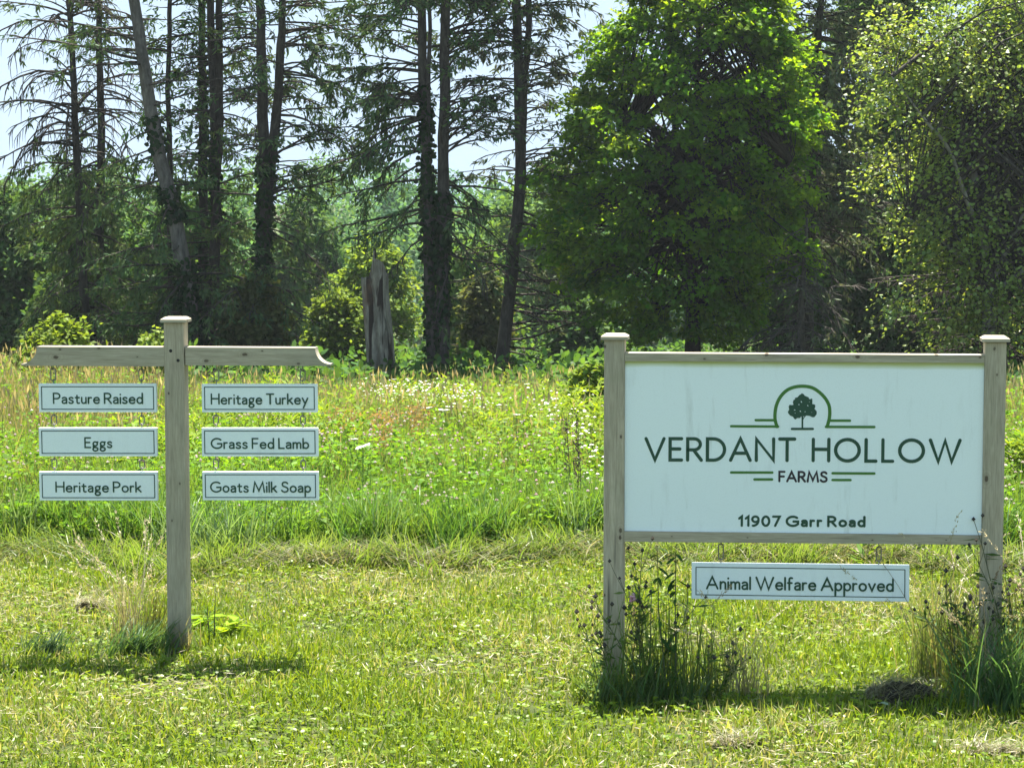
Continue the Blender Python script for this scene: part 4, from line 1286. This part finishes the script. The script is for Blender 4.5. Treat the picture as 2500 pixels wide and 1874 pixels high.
# windrow of cut hay along the meadow edge
b = Buf(); n = 19000
x = RNG.uniform(-5.6, 5.6, n); x = x[nz(x * 2.2, x * .3, 6) + .5 * nz(x * 6, x, 2) > RNG.uniform(-1.4, .6, n)]; n = len(x)
wid = .34 + .12 * np.sin(x * 2.1)
y = edge_y(x) - .30 + RNG.normal(0, .5, n) * wid
hgt = np.maximum(0.0, .055 * np.exp(-((y - edge_y(x) + .25) / .22) ** 2)) * (1 + .9 * nz(x * 3, y * 3, 4))
B = np.stack([x, y, gz(x, y) + .01 + RNG.random(n) * hgt], -1)
a = RNG.choice((0, math.pi), n) + RNG.normal(0, .75, n)
green = np.clip(.62 + .5 * nz(x * 1.3, y * 2, 9) + .8 * (x < -2.1), 0, 1)
col = np.where((RNG.random(n) < green * .7)[:, None], colmix(n, (.10, .16, .03), (.15, .21, .04), (.07, .12, .03)), colmix(n, (.20, .20, .10), (.10, .10, .05), (.30, .28, .16)))
blades(b, B, a, RNG.uniform(.08, .24, n), RNG.uniform(.004, .008, n), RNG.uniform(1.0, 1.5, n), col, 3, 1.35)
for q in range(200):                                   # flopped green tufts at the ragged edge
    x0 = RNG.uniform(-5.5, 5.5); y0 = edge_y(x0) - abs(RNG.normal(0, .28)); n = RNG.integers(25, 70)
    B = np.stack([x0 + RNG.normal(0, .06, n), y0 + RNG.normal(0, .05, n), np.zeros(n) + gz(x0, y0)], -1)
    blades(b, B, RNG.normal(RNG.uniform(-2.8, -.3), .6, n), RNG.uniform(.08, .26, n), RNG.uniform(.005, .010, n), RNG.uniform(.4, 1.4, n), colmix(n, (.13, .22, .03), (.19, .27, .04), (.08, .15, .03), (.20, .24, .10), jit=.2), 4, 1.6)
for q in range(46):                                    # clots of dark brown thatch close to the edge
    x0 = RNG.uniform(-5.5, 5.5); y0 = edge_y(x0) - abs(RNG.normal(.05, .12)); n = 70
    B = np.stack([x0 + RNG.normal(0, .10, n), y0 + RNG.normal(0, .03, n), gz(x0, y0) + RNG.uniform(.01, .05, n)], -1)
    blades(b, B, RNG.choice((0, math.pi), n) + RNG.normal(0, .5, n), RNG.uniform(.05, .14, n), .006, 1.4, colmix(n, (.05, .045, .025), (.09, .08, .045)), 3, 1.3)
tag(b.build("cut_hay", M_GRASS), "flattened row of cut hay lying along the edge of the meadow", "hay", kind="stuff")

# ------------------------------------------------------------------ meadow
fb, gb, wb = Buf(), Buf(), Buf()


def xw(dx, y): return (dx - 1106.0) / 4900.0 * y


def meadow_pts(n, y0, y1, pw=1.0, margin=2.3):
    y = y0 + (y1 - y0) * RNG.random(n) ** pw
    x = RNG.uniform(-1, 1, n) * (y * .245 + margin)
    k = y > edge_y(x) + RNG.normal(.03, .06, n)
    return x[k], y[k]


def hmead(x, y):
    return np.clip(.25 + .06 * (y - Y_EDGE), .25, .48) * (1 + .25 * nz(x * 1.5, y * 1.1, 1.0)) + .22 * np.clip((y - 19) / 5, 0, 1) * np.clip((xw(430, y) - x) / .8, 0, 1)


# leafy clover plants: stems with leaflets
for (n, y0, y1, pw, kk, ls) in ((7400, Y_EDGE, 17.5, 1.25, 14, .042), (6200, 17, 31, 1.0, 12, .055)):
    x, y = meadow_pts(n, y0, y1, pw); n = len(x)
    h = hmead(x, y) * RNG.uniform(.6, 1.15, n) * (1 + .35 * np.clip(nz(x * 2.7, y * 1.9, 55), -.3, 1))
    ci = np.repeat(np.arange(n), kk); N = len(ci)
    t = RNG.uniform(.08, 1, N) ** .8
    a = RNG.uniform(0, 2 * np.pi, N); r = RNG.uniform(.01, .085, N)
    C = np.stack([x[ci] + r * np.cos(a), y[ci] + r * np.sin(a), gz(x[ci], y[ci]) + h[ci] * t], -1)
    v = np.clip(nz(x * .9, y * .8, 21.0) * .5 + .5, 0, 1)[:, None]
    pc = colmix(n, (.095, .215, .014), (.135, .25, .016), (.060, .155, .016), jit=.22) * (1 - v * .25) + v * .25 * np.array([.20, .26, .03])
    col = pc[ci] * RNG.uniform(.75, 1.3, (N, 1))
    leaves(fb, C, np.stack([np.cos(a), np.sin(a), RNG.normal(-.1, .4, N)], -1), np.array([0, 0, 1.0]) + rand_dir(N) * .7, RNG.uniform(.7, 1.3, N) * ls, RNG.uniform(.45, .75, N) * ls, col, 'hex')
# grass among them
for (n, y0, y1, wd_, pw) in ((26000, Y_EDGE - .05, 14.3, .0065, 1.2), (29000, 14, 22, .009, 1.0), (30000, 21, 34, .013, 1.0)):
    x, y = meadow_pts(n, y0, y1, pw); n = len(x)
    h = hmead(x, y) * RNG.uniform(.75, 1.35, n)
    tan = np.clip(.08 + .045 * (y - 15) + .4 * nz(x * .7, y * .5, 31) + .5 * (x < xw(330, y)) * (y > 17), 0, .85)
    col = np.where((RNG.random(n) < tan)[:, None], colmix(n, (.25, .225, .11), (.19, .18, .08), (.22, .175, .10)), colmix(n, (.115, .21, .02), (.165, .25, .03), (.075, .15, .03), (.17, .22, .08)))
    blades(gb, np.stack([x, y, gz(x, y)], -1), RNG.uniform(0, 2 * np.pi, n), h * 1.05, RNG.uniform(.7, 1.3, n) * wd_, RNG.uniform(.08, .75, n), col, 3)
for q in range(200):                                   # taller tufts along the front of the meadow
    x0 = RNG.uniform(-5.6, 5.6); y0 = edge_y(x0) + abs(RNG.normal(0, .35)); n = RNG.integers(30, 80)
    B = np.stack([x0 + RNG.normal(0, .07, n), y0 + RNG.normal(0, .06, n), np.zeros(n) + gz(x0, y0)], -1)
    pale = RNG.random() < .3
    c_ = colmix(n, (.15, .24, .10), (.19, .27, .14), (.11, .19, .07)) if pale else colmix(n, (.09, .19, .03), (.13, .24, .035), (.06, .14, .03))
    blades(gb, B, RNG.uniform(0, 6.28, n), RNG.uniform(.2, .46, n), RNG.uniform(.005, .010, n), RNG.uniform(.15, 1.1, n), c_, 4)
# seed heads on thin stalks (tan, far) 
n = 8500
x, y = meadow_pts(n, 17.5, 34, 1.0); k = (nz(x * .7, y * .5, 31) + 1.0 * (x < xw(360, y)) > RNG.uniform(-.5, 1.1, len(x))); x, y = x[k], y[k]; n = len(x)
h = hmead(x, y) * RNG.uniform(1.0, 1.42, n)
B = np.stack([x, y, gz(x, y)], -1); az = RNG.uniform(0, 2 * np.pi, n)
blades(gb, B, az, h, .006, RNG.uniform(.05, .3, n), colmix(n, (.24, .20, .11), (.20, .15, .10)), 2)
T = B + np.stack([np.cos(az) * h * .12, np.sin(az) * h * .12, h * .93], -1)
leaves(gb, T, np.stack([np.cos(az) * .3, np.sin(az) * .3, np.ones(n)], -1), rand_dir(n), RNG.uniform(.07, .14, n), .022, colmix(n, (.32, .265, .17), (.26, .205, .14), (.35, .31, .20)))
# leafy goldenrod clumps, yellow-green, in drifts
drifts = [(445, 900, 60, 18), (510, 880, 70, 20), (600, 880, 50, 20), (700, 880, 60, 21), (760, 930, 45, 18), (860, 850, 60, 24), (940, 870, 70, 22), (1010, 860, 50, 24), (1180, 900, 60, 18.5), (1240, 870, 55, 20),
          (640, 920, 50, 18), (1280, 940, 50, 17), (330, 920, 40, 17), (1060, 930, 50, 18), (60, 780, 70, 28), (2190, 1000, 40, 15), (560, 830, 60, 26), (1150, 850, 60, 27)]
for (dx, dy, sp, Y0) in drifts:
    n = 30; x = xw(dx + RNG.normal(0, sp * .55, n), Y0); y = Y0 + RNG.normal(0, 1.1, n); y = np.maximum(y, 14.6)
    h = (hmead(x, y) + .10) * RNG.uniform(.8, 1.3, n); kk = 34
    ci = np.repeat(np.arange(n), kk); N = len(ci); t = RNG.uniform(.15, 1, N); a = RNG.uniform(0, 2 * np.pi, N)
    C = np.stack([x[ci], y[ci], gz(x[ci], y[ci]) + h[ci] * t], -1)
    col = colmix(N, (.17, .25, .018), (.22, .27, .022), (.12, .21, .02), jit=.2)
    leaves(fb, C, np.stack([np.cos(a), np.sin(a), RNG.normal(.35, .3, N)], -1), np.array([0, 0, 1.0]) + rand_dir(N) * .5, RNG.uniform(.06, .11, N), RNG.uniform(.016, .026, N), col)
# reddish dock / sorrel haze
for (dx, dy, sp, Y0) in ((735, 915, 22, 17.5), (830, 930, 18, 17.0), (900, 905, 16, 18.2)):
    n = 900; x = xw(dx + RNG.normal(0, sp, n), Y0); y = Y0 + RNG.normal(0, .3, n)
    C = np.stack([x, y, gz(x, y) + RNG.uniform(.25, .62, n)], -1)
    leaves(fb, C, rand_dir(n) + np.array([0, 0, .6]), rand_dir(n), .03, .010, colmix(n, (.27, .15, .09), (.22, .14, .08), (.20, .17, .07)))
tag(fb.build("meadow_leaves", M_LEAF), "dense leafy clover and wild plants growing in the meadow", "meadow", kind="stuff")
tag(gb.build("meadow_grass", M_GRASS), "tall green and tan grass growing among the meadow clover", "meadow grass", kind="stuff")
# clover heads, fleabane
n = 4300
x, y = meadow_pts(n, Y_EDGE + .15, 19.5, 1.15); k = nz(x * 1.1, y * .9, 41) > RNG.uniform(-1.1, .8, len(x)); x, y = x[k], y[k]; n = len(x)
C = np.stack([x, y, gz(x, y) + hmead(x, y) * RNG.uniform(.85, 1.15, n) + .012], -1)
heads(wb, C, RNG.uniform(.008, .0135, n), colmix(n, (.46, .29, .30), (.52, .46, .42), (.38, .24, .25), (.56, .54, .48), (.30, .22, .17), jit=.15), .9)
for (dx, sp, Y0, n) in ((930, 55, 23.5, 250), (1010, 40, 21, 80), (840, 30, 26, 110), (1190, 20, 19, 50), (1260, 16, 16.5, 30), (1290, 25, 15.6, 26)):
    x = xw(dx + RNG.normal(0, sp, n), Y0); y = Y0 + RNG.normal(0, 1.0, n)
    C = np.stack([x, y, gz(x, y) + hmead(x, y) * RNG.uniform(.95, 1.35, n)], -1)
    heads(wb, C, RNG.uniform(.008, .018, n), colmix(n, (.78, .77, .72), (.66, .65, .58), jit=.1), .5)
tag(wb.build("meadow_blossom", M_FLOWER), "small pink and white flower heads scattered through the meadow", "flowers", kind="stuff")

# ------------------------------------------------------------------ single wild flowers and stalks
M_STEM = leaf_mat("stem", .15, gloss=.05)


def umbel_flower(px, py, r, lab, h=.66, tiltx=0.0):
    Y = Yat(px, py, h); c = P(px, py, Y); g = float(gz(c[0], Y))
    t = thing("umbel_flower", lab, "wildflower", (c[0], Y, g), 0, "flat white umbel flowers in the meadow")
    o = np.array([c[0], Y, g])
    b = Buf(); top = c - np.array([0, 0, r * .35])
    st = np.array([o, o * .5 + top * .5 + RNG.normal(0, .015, 3), top])
    tube(b, interp_path(st, 5), np.linspace(.003, .0018, 5), 4, (.10, .16, .04), cap=False)
    n = 22
    a = RNG.uniform(0, 2 * np.pi, n); q = np.sqrt(RNG.random(n)) * r
    E = c + np.stack([q * np.cos(a), q * np.sin(a), .18 * q + tiltx * q * np.cos(a)], -1)
    for e in E: tube(b, np.array([top, (top + e) / 2 - [0, 0, .004], e]), .0012, 3, (.12, .17, .06), cap=False)
    b.build("stem", M_STEM, t, o)
    b = Buf(); ci = np.repeat(np.arange(n), 9); N = len(ci)
    C = E[ci] + RNG.normal(0, r * .12, (N, 3)) * np.array([1, 1, .25])
    heads(b, C, RNG.uniform(.05, .09, N) * r, colmix(N, (.80, .80, .76), (.70, .71, .62), jit=.08), .5)
    b.build("umbel", M_FLOWER, t, o)


FL = [(765, 345, .05), (878, 370, .06), (880, 440, .06), (1000, 458, .075), (1045, 433, .06), (1255, 365, .045), (1620, 265, .06), (2030, 290, .07), (570, 180, .06), (480, 197, .055), (640, 230, .05),
      (1445, 545, .05), (1590, 540, .05), (345, 670, .04), (795, 1155, .05), (1910, 1140, .04), (1545, 490, .045)]
far = "small flat white umbel flower standing above the meadow grass"
sp_lab = {3: "widest white umbel flower, in the middle of the meadow", 7: "large white umbel flower just left of the farm sign's post", 14: "low white umbel flower near the mown edge of the meadow",
          8: "white umbel flower right at the foot of the broken stump", 6: "lone white umbel flower near the foot of the leaning conifer"}
for i, (a, c_, r_) in enumerate(FL):
    umbel_flower(750 + a / 3.015, 850 + c_ / 3.015, r_ * .66, sp_lab.get(i, far), .56 if c_ < 500 else (.47 if c_ < 800 else .22))


def white_plume(px, py):
    Y = Yat(px, py, .5); c = P(px, py, Y); g = float(gz(c[0], Y)); o = np.array([c[0], Y, g])
    t = thing("umbel_flower", "tilted white umbel flower seen edge-on right of the lamb board", "wildflower", o, 0, "flat white umbel flowers in the meadow")
    b = Buf(); tube(b, [o, c], .003, 4, (.1, .15, .05)); b.build("stem", M_STEM, t, o)
    b = Buf(); n = 150
    u = RNG.uniform(-1, 1, n); C = c + np.stack([u * .042, RNG.normal(0, .02, n), u * .014 + RNG.normal(0, .003, n)], -1)
    heads(b, C, .006, (.8, .8, .76), .6); b.build("umbel", M_FLOWER, t, o)


white_plume(886, 1089)
# dark dried stalks
for (px, py, hh, lab) in ((1383, 1018, .42, "left one of three dark dried seed stalks left of the farm sign"), (1406, 1010, .46, "middle one of three dark dried seed stalks, the tallest"), (1411, 1060, .34, "right one of three dark dried seed stalks, the lowest")):
    Y = Yat(px, py, hh + .25); c = P(px, py, Y); g = float(gz(c[0], Y)); o = np.array([c[0], Y, g])
    t = thing("dried_stalk", lab, "weed", o, 0, "dark dried stalks in the meadow")
    b = Buf(); tube(b, [o, (o + c) / 2 + [.02, 0, 0], c], [.004, .003, .002], 5, (.06, .04, .03)); b.build("stem", M_STEM, t, o)
    b = Buf(); n = 46; k = RNG.uniform(.45, 1, n)[:, None]
    heads(b, o * (1 - k) + c * k + RNG.normal(0, .011, (n, 3)), .0065, colmix(n, (.07, .045, .032), (.10, .06, .04)), 1.2); b.build("seed_head", M_STRAW, t, o)

# ------------------------------------------------------------------ plants round the posts


def tuft(name, label, px, py, n, ln, wd, lean, cols, spread, az=None, azs=1.0, cat="grass tuft", seeds=None, curl=1.8, mat=None, group=None):
    o = G(px, py); t = thing(name, label, cat, o, 0, group)
    b = Buf()
    B = o + np.stack([RNG.normal(0, spread[0], n), RNG.normal(0, spread[1], n), np.full(n, -.01)], -1)
    a = RNG.uniform(0, 2 * np.pi, n) if az is None else RNG.normal(az, azs, n)
    L = RNG.uniform(ln[0], ln[1], n); le = RNG.uniform(lean[0], lean[1], n)
    blades(b, B, a, L, RNG.uniform(.7, 1.3, n) * wd, le, colmix(n, *cols), 5, curl)
    b.build("blades", mat or M_GRASS, t, o)
    if seeds:
        k, sl, scol, slen = seeds
        b = Buf()
        for q in range(k):
            a_ = RNG.uniform(0, 2 * np.pi) if az is None else RNG.normal(az, azs)
            p0 = o + np.array([RNG.normal(0, spread[0] * .8), RNG.normal(0, spread[1] * .8), 0])
            p = branch_pts(p0, a_, RNG.uniform(*sl), math.radians(RNG.uniform(74, 88)), math.radians(-RNG.uniform(25, 75)), 7, .03)
            tube(b, p, np.linspace(.0018, .0008, 8), 3, scol, cap=False)
            m = 30; tt = RNG.uniform(0, 1, m)[:, None]
            c = p[-2] * (1 - tt) + (p[-1] + (p[-1] - p[-2]) * slen) * tt
            hb = Buf(); leaves(hb, c + RNG.normal(0, .004, (m, 3)), unit((p[-1] - p[-2])[None]) + rand_dir(m) * .5, rand_dir(m), .016, .0045, colmix(m, scol, np.array(scol) * 1.3))
            hb.build("seed_head", M_STRAW, t, o)
        b.build("stalks", M_STRAW, t, o)
    return t


GREENS = [(.09, .18, .035), (.14, .225, .04), (.065, .135, .035)]
DGREENS = [(.05, .12, .045), (.075, .155, .05), (.10, .17, .06)]
STRAW = [(.36, .31, .19), (.28, .25, .14), (.42, .38, .26)]
tuft("dry_grass_tuft", "pale dry grass tuft with seed heads left of the signpost's foot", 312, 1565, 90, (.12, .42), .0035, (.05, .5), STRAW + [(.12, .15, .05)], (.05, .04), seeds=(24, (.36, .58), (.44, .38, .26), .9))
tuft("grass_tuft", "dark green flattened grass tuft against the left foot of the signpost", 335, 1602, 330, (.10, .26), .006, (.6, 1.25), DGREENS + [(.10, .15, .03)], (.085, .03), 0.15, .8)
tuft("grass_tuft", "small bluish grass tuft farthest left of the signpost", 105, 1598, 150, (.06, .17), .006, (.4, 1.2), [(.045, .095, .06), (.05, .10, .04), (.09, .14, .07)], (.055, .02), 0.2, .8)
tuft("grass_tuft", "olive upright grass tuft growing between dry tuft and signpost", 375, 1580, 130, (.12, .34), .0045, (.1, .55), [(.10, .12, .03), (.07, .11, .03), (.16, .14, .06)], (.035, .03), 0.3, .9)
tuft("grass_tuft", "thin dry grass wisps hugging the right foot of the signpost", 455, 1600, 70, (.06, .22), .004, (.2, .9), STRAW[:2] + [(.10, .13, .04)], (.03, .02))
tuft("grass_tuft", "stiff upright green grass tuft rising from the dark clod near the right post", 2275, 1668, 190, (.20, .58), .0044, (.05, .75), GREENS + [(.22, .20, .09), (.30, .26, .14)], (.055, .05), None, seeds=(16, (.50, .80), (.34, .30, .18), .9))
tuft("grass_tuft", "arching dark green grass tuft at the foot of the sign's right post", 2448, 1738, 300, (.16, .48), .0068, (.3, 1.2), DGREENS + [(.07, .13, .05)], (.09, .05), seeds=(14, (.45, .75), (.33, .28, .18), .9))
tuft("grass_tuft", "fine brownish grass tuft between the clod and the right post", 2352, 1690, 120, (.18, .52), .0036, (.1, .6), [(.10, .12, .03), (.17, .15, .07), (.06, .10, .03)], (.06, .04), seeds=(8, (.5, .72), (.20, .15, .09), .6))
tuft("grass_tuft", "yellowed tall grass tuft right of the sign's right post", 2500, 1700, 120, (.2, .58), .0045, (.05, .4), [(.15, .14, .05), (.09, .13, .03), (.20, .17, .08)], (.05, .05), seeds=(10, (.55, .85), (.42, .37, .26), .9))
tuft("dry_grass_tuft", "straw-coloured grass tuft under the left end of the hanging long board", 1812, 1698, 90, (.10, .40), .0035, (.1, .8), STRAW + [(.13, .16, .05)], (.05, .03), seeds=(5, (.3, .5), (.40, .35, .24), .8))
tuft("rush_tuft", "slim upright rushes under the left corner of the long board", 1732, 1688, 60, (.16, .36), .0036, (.02, .22), [(.055, .10, .025), (.09, .13, .035), (.14, .15, .06)], (.045, .03), None, cat="rushes")
tuft("grass_tuft", "low dark leafy grass mound at the foot of the sign's left post", 1590, 1712, 430, (.06, .26), .006, (.3, 1.2), DGREENS + [(.09, .14, .03), (.13, .14, .05)], (.125, .05))
tuft("grass_tuft", "fine upright mixed grass standing right of the sign's left post", 1615, 1700, 240, (.16, .50), .0040, (.05, .45), GREENS + [(.16, .15, .06)], (.10, .04), seeds=(6, (.4, .6), (.25, .2, .12), .7))
tuft("grass_tuft", "bright green grass tuft left of the sign's left post", 1458, 1690, 130, (.06, .17), .006, (.3, 1.0), [(.13, .19, .03), (.09, .16, .03)], (.05, .03))


def knapweed(label, px, py, stems, hgt, nheads, az=None):
    """wiry branching weed with dark knob heads"""
    o = G(px, py); t = thing("knapweed_plant", label, "weed", o, 0, "wiry weeds with dark seed heads")
    sb, lb = Buf(), Buf()
    for q in range(stems):
        a = RNG.uniform(0, 2 * np.pi) if az is None else RNG.normal(az, .7)
        p = branch_pts(o + RNG.normal(0, .025, 3) * [1, 1, 0], a, RNG.uniform(*hgt), math.radians(RNG.uniform(70, 88)), math.radians(RNG.normal(-8, 14)), 7, .07)
        tube(sb, p, np.linspace(.0028, .0012, 8), 4, (.06, .075, .03), cap=False)
        ends = [p[-1]]
        for w in range(nheads - 1):
            i = RNG.integers(3, 7)
            e = branch_pts(p[i], a + RNG.normal(0, 1.2), RNG.uniform(.06, .16), math.radians(RNG.uniform(40, 75)), .2, 3, .1)
            tube(sb, e, np.linspace(.0016, .001, 4), 3, (.06, .07, .03), cap=False); ends.append(e[-1])
        E = np.array(ends)
        for e in E:
            hb = Buf(); heads(hb, e[None], RNG.uniform(.007, .012), colmix(1, (.022, .017, .010), (.04, .03, .016)), 1.2)
            hb.build("seed_head", M_STRAW, t, o)
        m = 26; tt = RNG.uniform(.05, .9, m) * 6.9; i = tt.astype(int); f = (tt - i)[:, None]
        c = p[i] * (1 - f) + p[np.minimum(i + 1, 7)] * f; aa = RNG.uniform(0, 2 * np.pi, m)
        leaves(lb, c, np.stack([np.cos(aa), np.sin(aa), RNG.normal(.3, .4, m)], -1), rand_dir(m) + [0, 0, .8], RNG.uniform(.03, .085, m), RNG.uniform(.007, .013, m), colmix(m, (.05, .10, .03), (.08, .13, .035)), fold=.2)
    sb.build("stems", M_STEM, t, o); lb.build("leaves", M_LEAF, t, o)


knapweed("wiry weed with dark seed heads just right of the sign's left post", 1572, 1700, 7, (.36, .62), 5)
knapweed("wiry weed with dark seed heads leaning out left of the sign's left post", 1482, 1700, 3, (.28, .50), 5, math.pi * .95)
knapweed("short wiry weed with dark heads standing before the left end of the long board", 1742, 1700, 3, (.18, .27), 3, 0.3)
knapweed("dark-headed wiry weed between the clod's grass and the right post", 2345, 1690, 7, (.36, .60), 5)
knapweed("dark-headed wiry weed growing at the photo's right edge behind the post", 2482, 1700, 9, (.40, .74), 5)


def leafy(label, px, py, stems, hgt, nl, ll, lw, cols, droop=.2, name="leafy_weed", up=(72, 88), shape='hex', az=None, flower=None):
    o = G(px, py); t = thing(name, label, "weed", o)
    sb, lb = Buf(), Buf()
    tops = []
    for q in range(stems):
        a = RNG.uniform(0, 2 * np.pi) if az is None else RNG.normal(az, .6)
        p = branch_pts(o + RNG.normal(0, .02, 3) * [1, 1, 0], a, RNG.uniform(*hgt), math.radians(RNG.uniform(*up)), -.05, 7, .05)
        tube(sb, p, np.linspace(.0036, .0016, 8), 5, (.05, .065, .025), cap=False); tops.append(p[-1])
        tt = RNG.uniform(.12, 1.0, nl) * 6.95; i = tt.astype(int); f = (tt - i)[:, None]
        c = p[i] * (1 - f) + p[np.minimum(i + 1, 7)] * f; aa = RNG.uniform(0, 2 * np.pi, nl)
        leaves(lb, c, np.stack([np.cos(aa), np.sin(aa), RNG.normal(-droop, .25, nl)], -1), rand_dir(nl) * .3 + [0, 0, 1], RNG.uniform(.7, 1.2, nl) * ll, RNG.uniform(.8, 1.2, nl) * lw, colmix(nl, *cols), shape, .4)
    sb.build("stems", M_STEM, t, o); lb.build("leaves", M_LEAF, t, o)
    if flower:
        b = Buf(); heads(b, np.array([tops[0]]) + RNG.normal(0, .006, (14, 3)), .008, colmix(14, *flower)); b.build("flower", M_FLOWER, t, o)


leafy("tall dark weed with long drooping willow-like leaves left of the long board", 1632, 1705, 2, (.58, .66), 22, .07, .018, [(.03, .075, .02), (.05, .11, .025)], .5, up=(84, 89))
leafy("slender weed with a pink flower between left post and long board", 1592, 1700, 2, (.42, .50), 14, .06, .014, GREENS, .1, flower=[(.55, .25, .38), (.65, .40, .48)])
leafy("bright broad-leaved plant just right of the signpost's foot", 478, 1540, 3, (.06, .16), 7, .075, .045, [(.22, .36, .02), (.17, .30, .02)], .1, up=(50, 80))
leafy("single round-leaved yellow-green plant farther right of the signpost's foot", 553, 1562, 2, (.05, .10), 5, .08, .065, [(.26, .38, .02), (.20, .32, .02)], -.3, up=(50, 80))
leafy("spindly green weed between the signpost and the round-leaved plant", 512, 1570, 2, (.16, .24), 16, .045, .010, [(.05, .12, .03), (.08, .15, .03)], -.2)
leafy("low bright leafy weed at the left side of the sign's left post", 1466, 1708, 4, (.06, .14), 9, .055, .02, [(.13, .20, .03), (.09, .16, .03)], 0, up=(40, 80))
leafy("upright bright dock leaf weed seen behind the long board", 2106, 1400, 2, (.10, .22), 8, .12, .03, [(.15, .22, .03), (.10, .18, .03)], -.8)
leafy("pale yellow-leaved sprout at the meadow edge below mid-field", 1146, 1325, 1, (.28, .32), 9, .085, .028, [(.30, .30, .08), (.24, .27, .07)], -.5)
leafy("tall yellow-leaved wild plant behind the eggs board", 312, 1040, 2, (.55, .62), 12, .085, .05, [(.40, .36, .02), (.30, .30, .03)], -.2)


def clod(label, px, py, rx, ry, rz, ngrass, cols, name="turf_clod"):
    o = G(px, py); t = thing(name, label, "turf clod", o)
    b = Buf(); nu, nv = 26, 12; V = []
    for j in range(nv + 1):
        for i in range(nu):
            a, e = 2 * np.pi * i / nu, np.pi / 2 * j / nv
            k = 1 + .22 * math.sin(3 * a + 2 * e) + .14 * math.sin(7 * a - 5 * e) + RNG.normal(0, .06)
            V.append(o + np.array([rx * k * math.cos(a) * math.cos(e), ry * k * math.sin(a) * math.cos(e), -.02 + rz * k * math.sin(e)]))
    i, j = np.meshgrid(np.arange(nu), np.arange(nv), indexing='ij'); i, j = i.ravel(), j.ravel()
    b.add(V, np.stack([j * nu + i, j * nu + (i + 1) % nu, (j + 1) * nu + (i + 1) % nu, (j + 1) * nu + i], -1))
    b.build("soil", M_SOIL, t, o)
    b = Buf(); n = ngrass; a = RNG.uniform(0, 2 * np.pi, n); e = np.arcsin(RNG.random(n))
    nrm = np.stack([np.cos(a) * np.cos(e), np.sin(a) * np.cos(e), np.sin(e)], -1)
    sc_ = RNG.uniform(.3, 1.0, (n, 1)) ** .5 * (1 + .35 * np.sin(3 * a + px)[:, None]) * 1.15
    Bp = o + nrm * np.array([rx, ry, rz]) * sc_
    Bp[:, 2] = np.maximum(Bp[:, 2], o[2] + .012)
    blades(b, Bp, RNG.normal(.3, 1.6, n), RNG.uniform(.04, .13, n), RNG.uniform(.002, .005, n), RNG.uniform(1.0, 1.6, n), colmix(n, *cols), 3, 1.25)
    b.build("dead_grass", M_STRAW, t, o)


m, nt, out = mat_new("dark_soil")
c = ramp(nt, noise(nt, mapping(nt, (1, 1, 1)), 40, 6, .7), [(.35, (.012, .009, .006)), (.65, (.06, .045, .03))])
p = nt.nodes.new("ShaderNodeBsdfPrincipled"); nt.links.new(c, p.inputs["Base Color"]); p.inputs["Roughness"].default_value = .95
nt.links.new(p.outputs[0], out.inputs["Surface"]); M_SOIL = m
DEAD = [(.20, .17, .09), (.10, .09, .045), (.33, .29, .17), (.11, .15, .035)]
clod("dark overturned turf clod with dead grass left of the right post's tufts", 2195, 1712, .14, .10, .07, 900, DEAD)
clod("small dead grass clump lying on the lawn in front of the long board", 1800, 1822, .085, .035, .012, 420, DEAD, "grass_clump")
clod("little dark soil lump in the grass below the large sign", 1985, 1795, .045, .025, .010, 90, DEAD, "grass_clump")
clod("dark lump under pale cut grass left of the dry tuft", 215, 1497, .075, .05, .05, 330, DEAD + [(.33, .29, .17)])
clod("brownish dead grass clump at the photo's lower right corner", 2420, 1835, .12, .04, .008, 420, DEAD, "grass_clump")


def fallen_leaf(label, px, py, L, col, az):
    o = G(px, py); o[2] += .05; b = Buf(); t0 = thing("fallen_leaf", label, "leaf", o)
    k = 7; prof = [(0, .05), (.15, .55), (.35, .42), (.5, .62), (.7, .40), (.85, .2), (1, .02)]
    V, F = [], []
    for q, (u_, w_) in enumerate(prof):
        for s_ in (-1, 0, 1): V.append((u_ * L, s_ * w_ * L * .7, .10 * L * math.sin(u_ * 3) + (.16 * L * abs(s_) * w_)))
    V = np.array(V); ca, sa = math.cos(az), math.sin(az)
    V = np.stack([V[:, 0] * ca - V[:, 1] * sa, V[:, 0] * sa + V[:, 1] * ca, V[:, 2]], -1)
    for q in range(k - 1):
        for s_ in range(2): F.append((q * 3 + s_, q * 3 + s_ + 1, q * 3 + s_ + 4, q * 3 + s_ + 3))
    b.add(V, F, col); b.build("blade", M_LEAF, t0)


fallen_leaf("pale green fallen maple leaf in the shade before the right post", 2395, 1728, .068, (.30, .36, .22), .4)
fallen_leaf("small pale fallen leaf in the shadow below the long board's end", 2168, 1752, .045, (.28, .36, .25), 2.6)

# ------------------------------------------------------------------ summer haze
hb = Buf()
box(hb, -260, 260, -6, 420, -8.5, 26)
m = bpy.data.materials.new("summer_haze"); m.use_nodes = True; nt = m.node_tree
for q in list(nt.nodes): nt.nodes.remove(q)
out = nt.nodes.new("ShaderNodeOutputMaterial"); pv_ = nt.nodes.new("ShaderNodeVolumePrincipled")
pv_.inputs["Color"].default_value = (.86, .92, 1.0, 1); pv_.inputs["Density"].default_value = 0.00024; pv_.inputs["Anisotropy"].default_value = 0.35
nt.links.new(pv_.outputs[0], out.inputs["Volume"])
HAZE = True
if HAZE:
    tag(hb.build("haze", m), "thin pale summer haze lying over the hollow", "haze", kind="stuff")
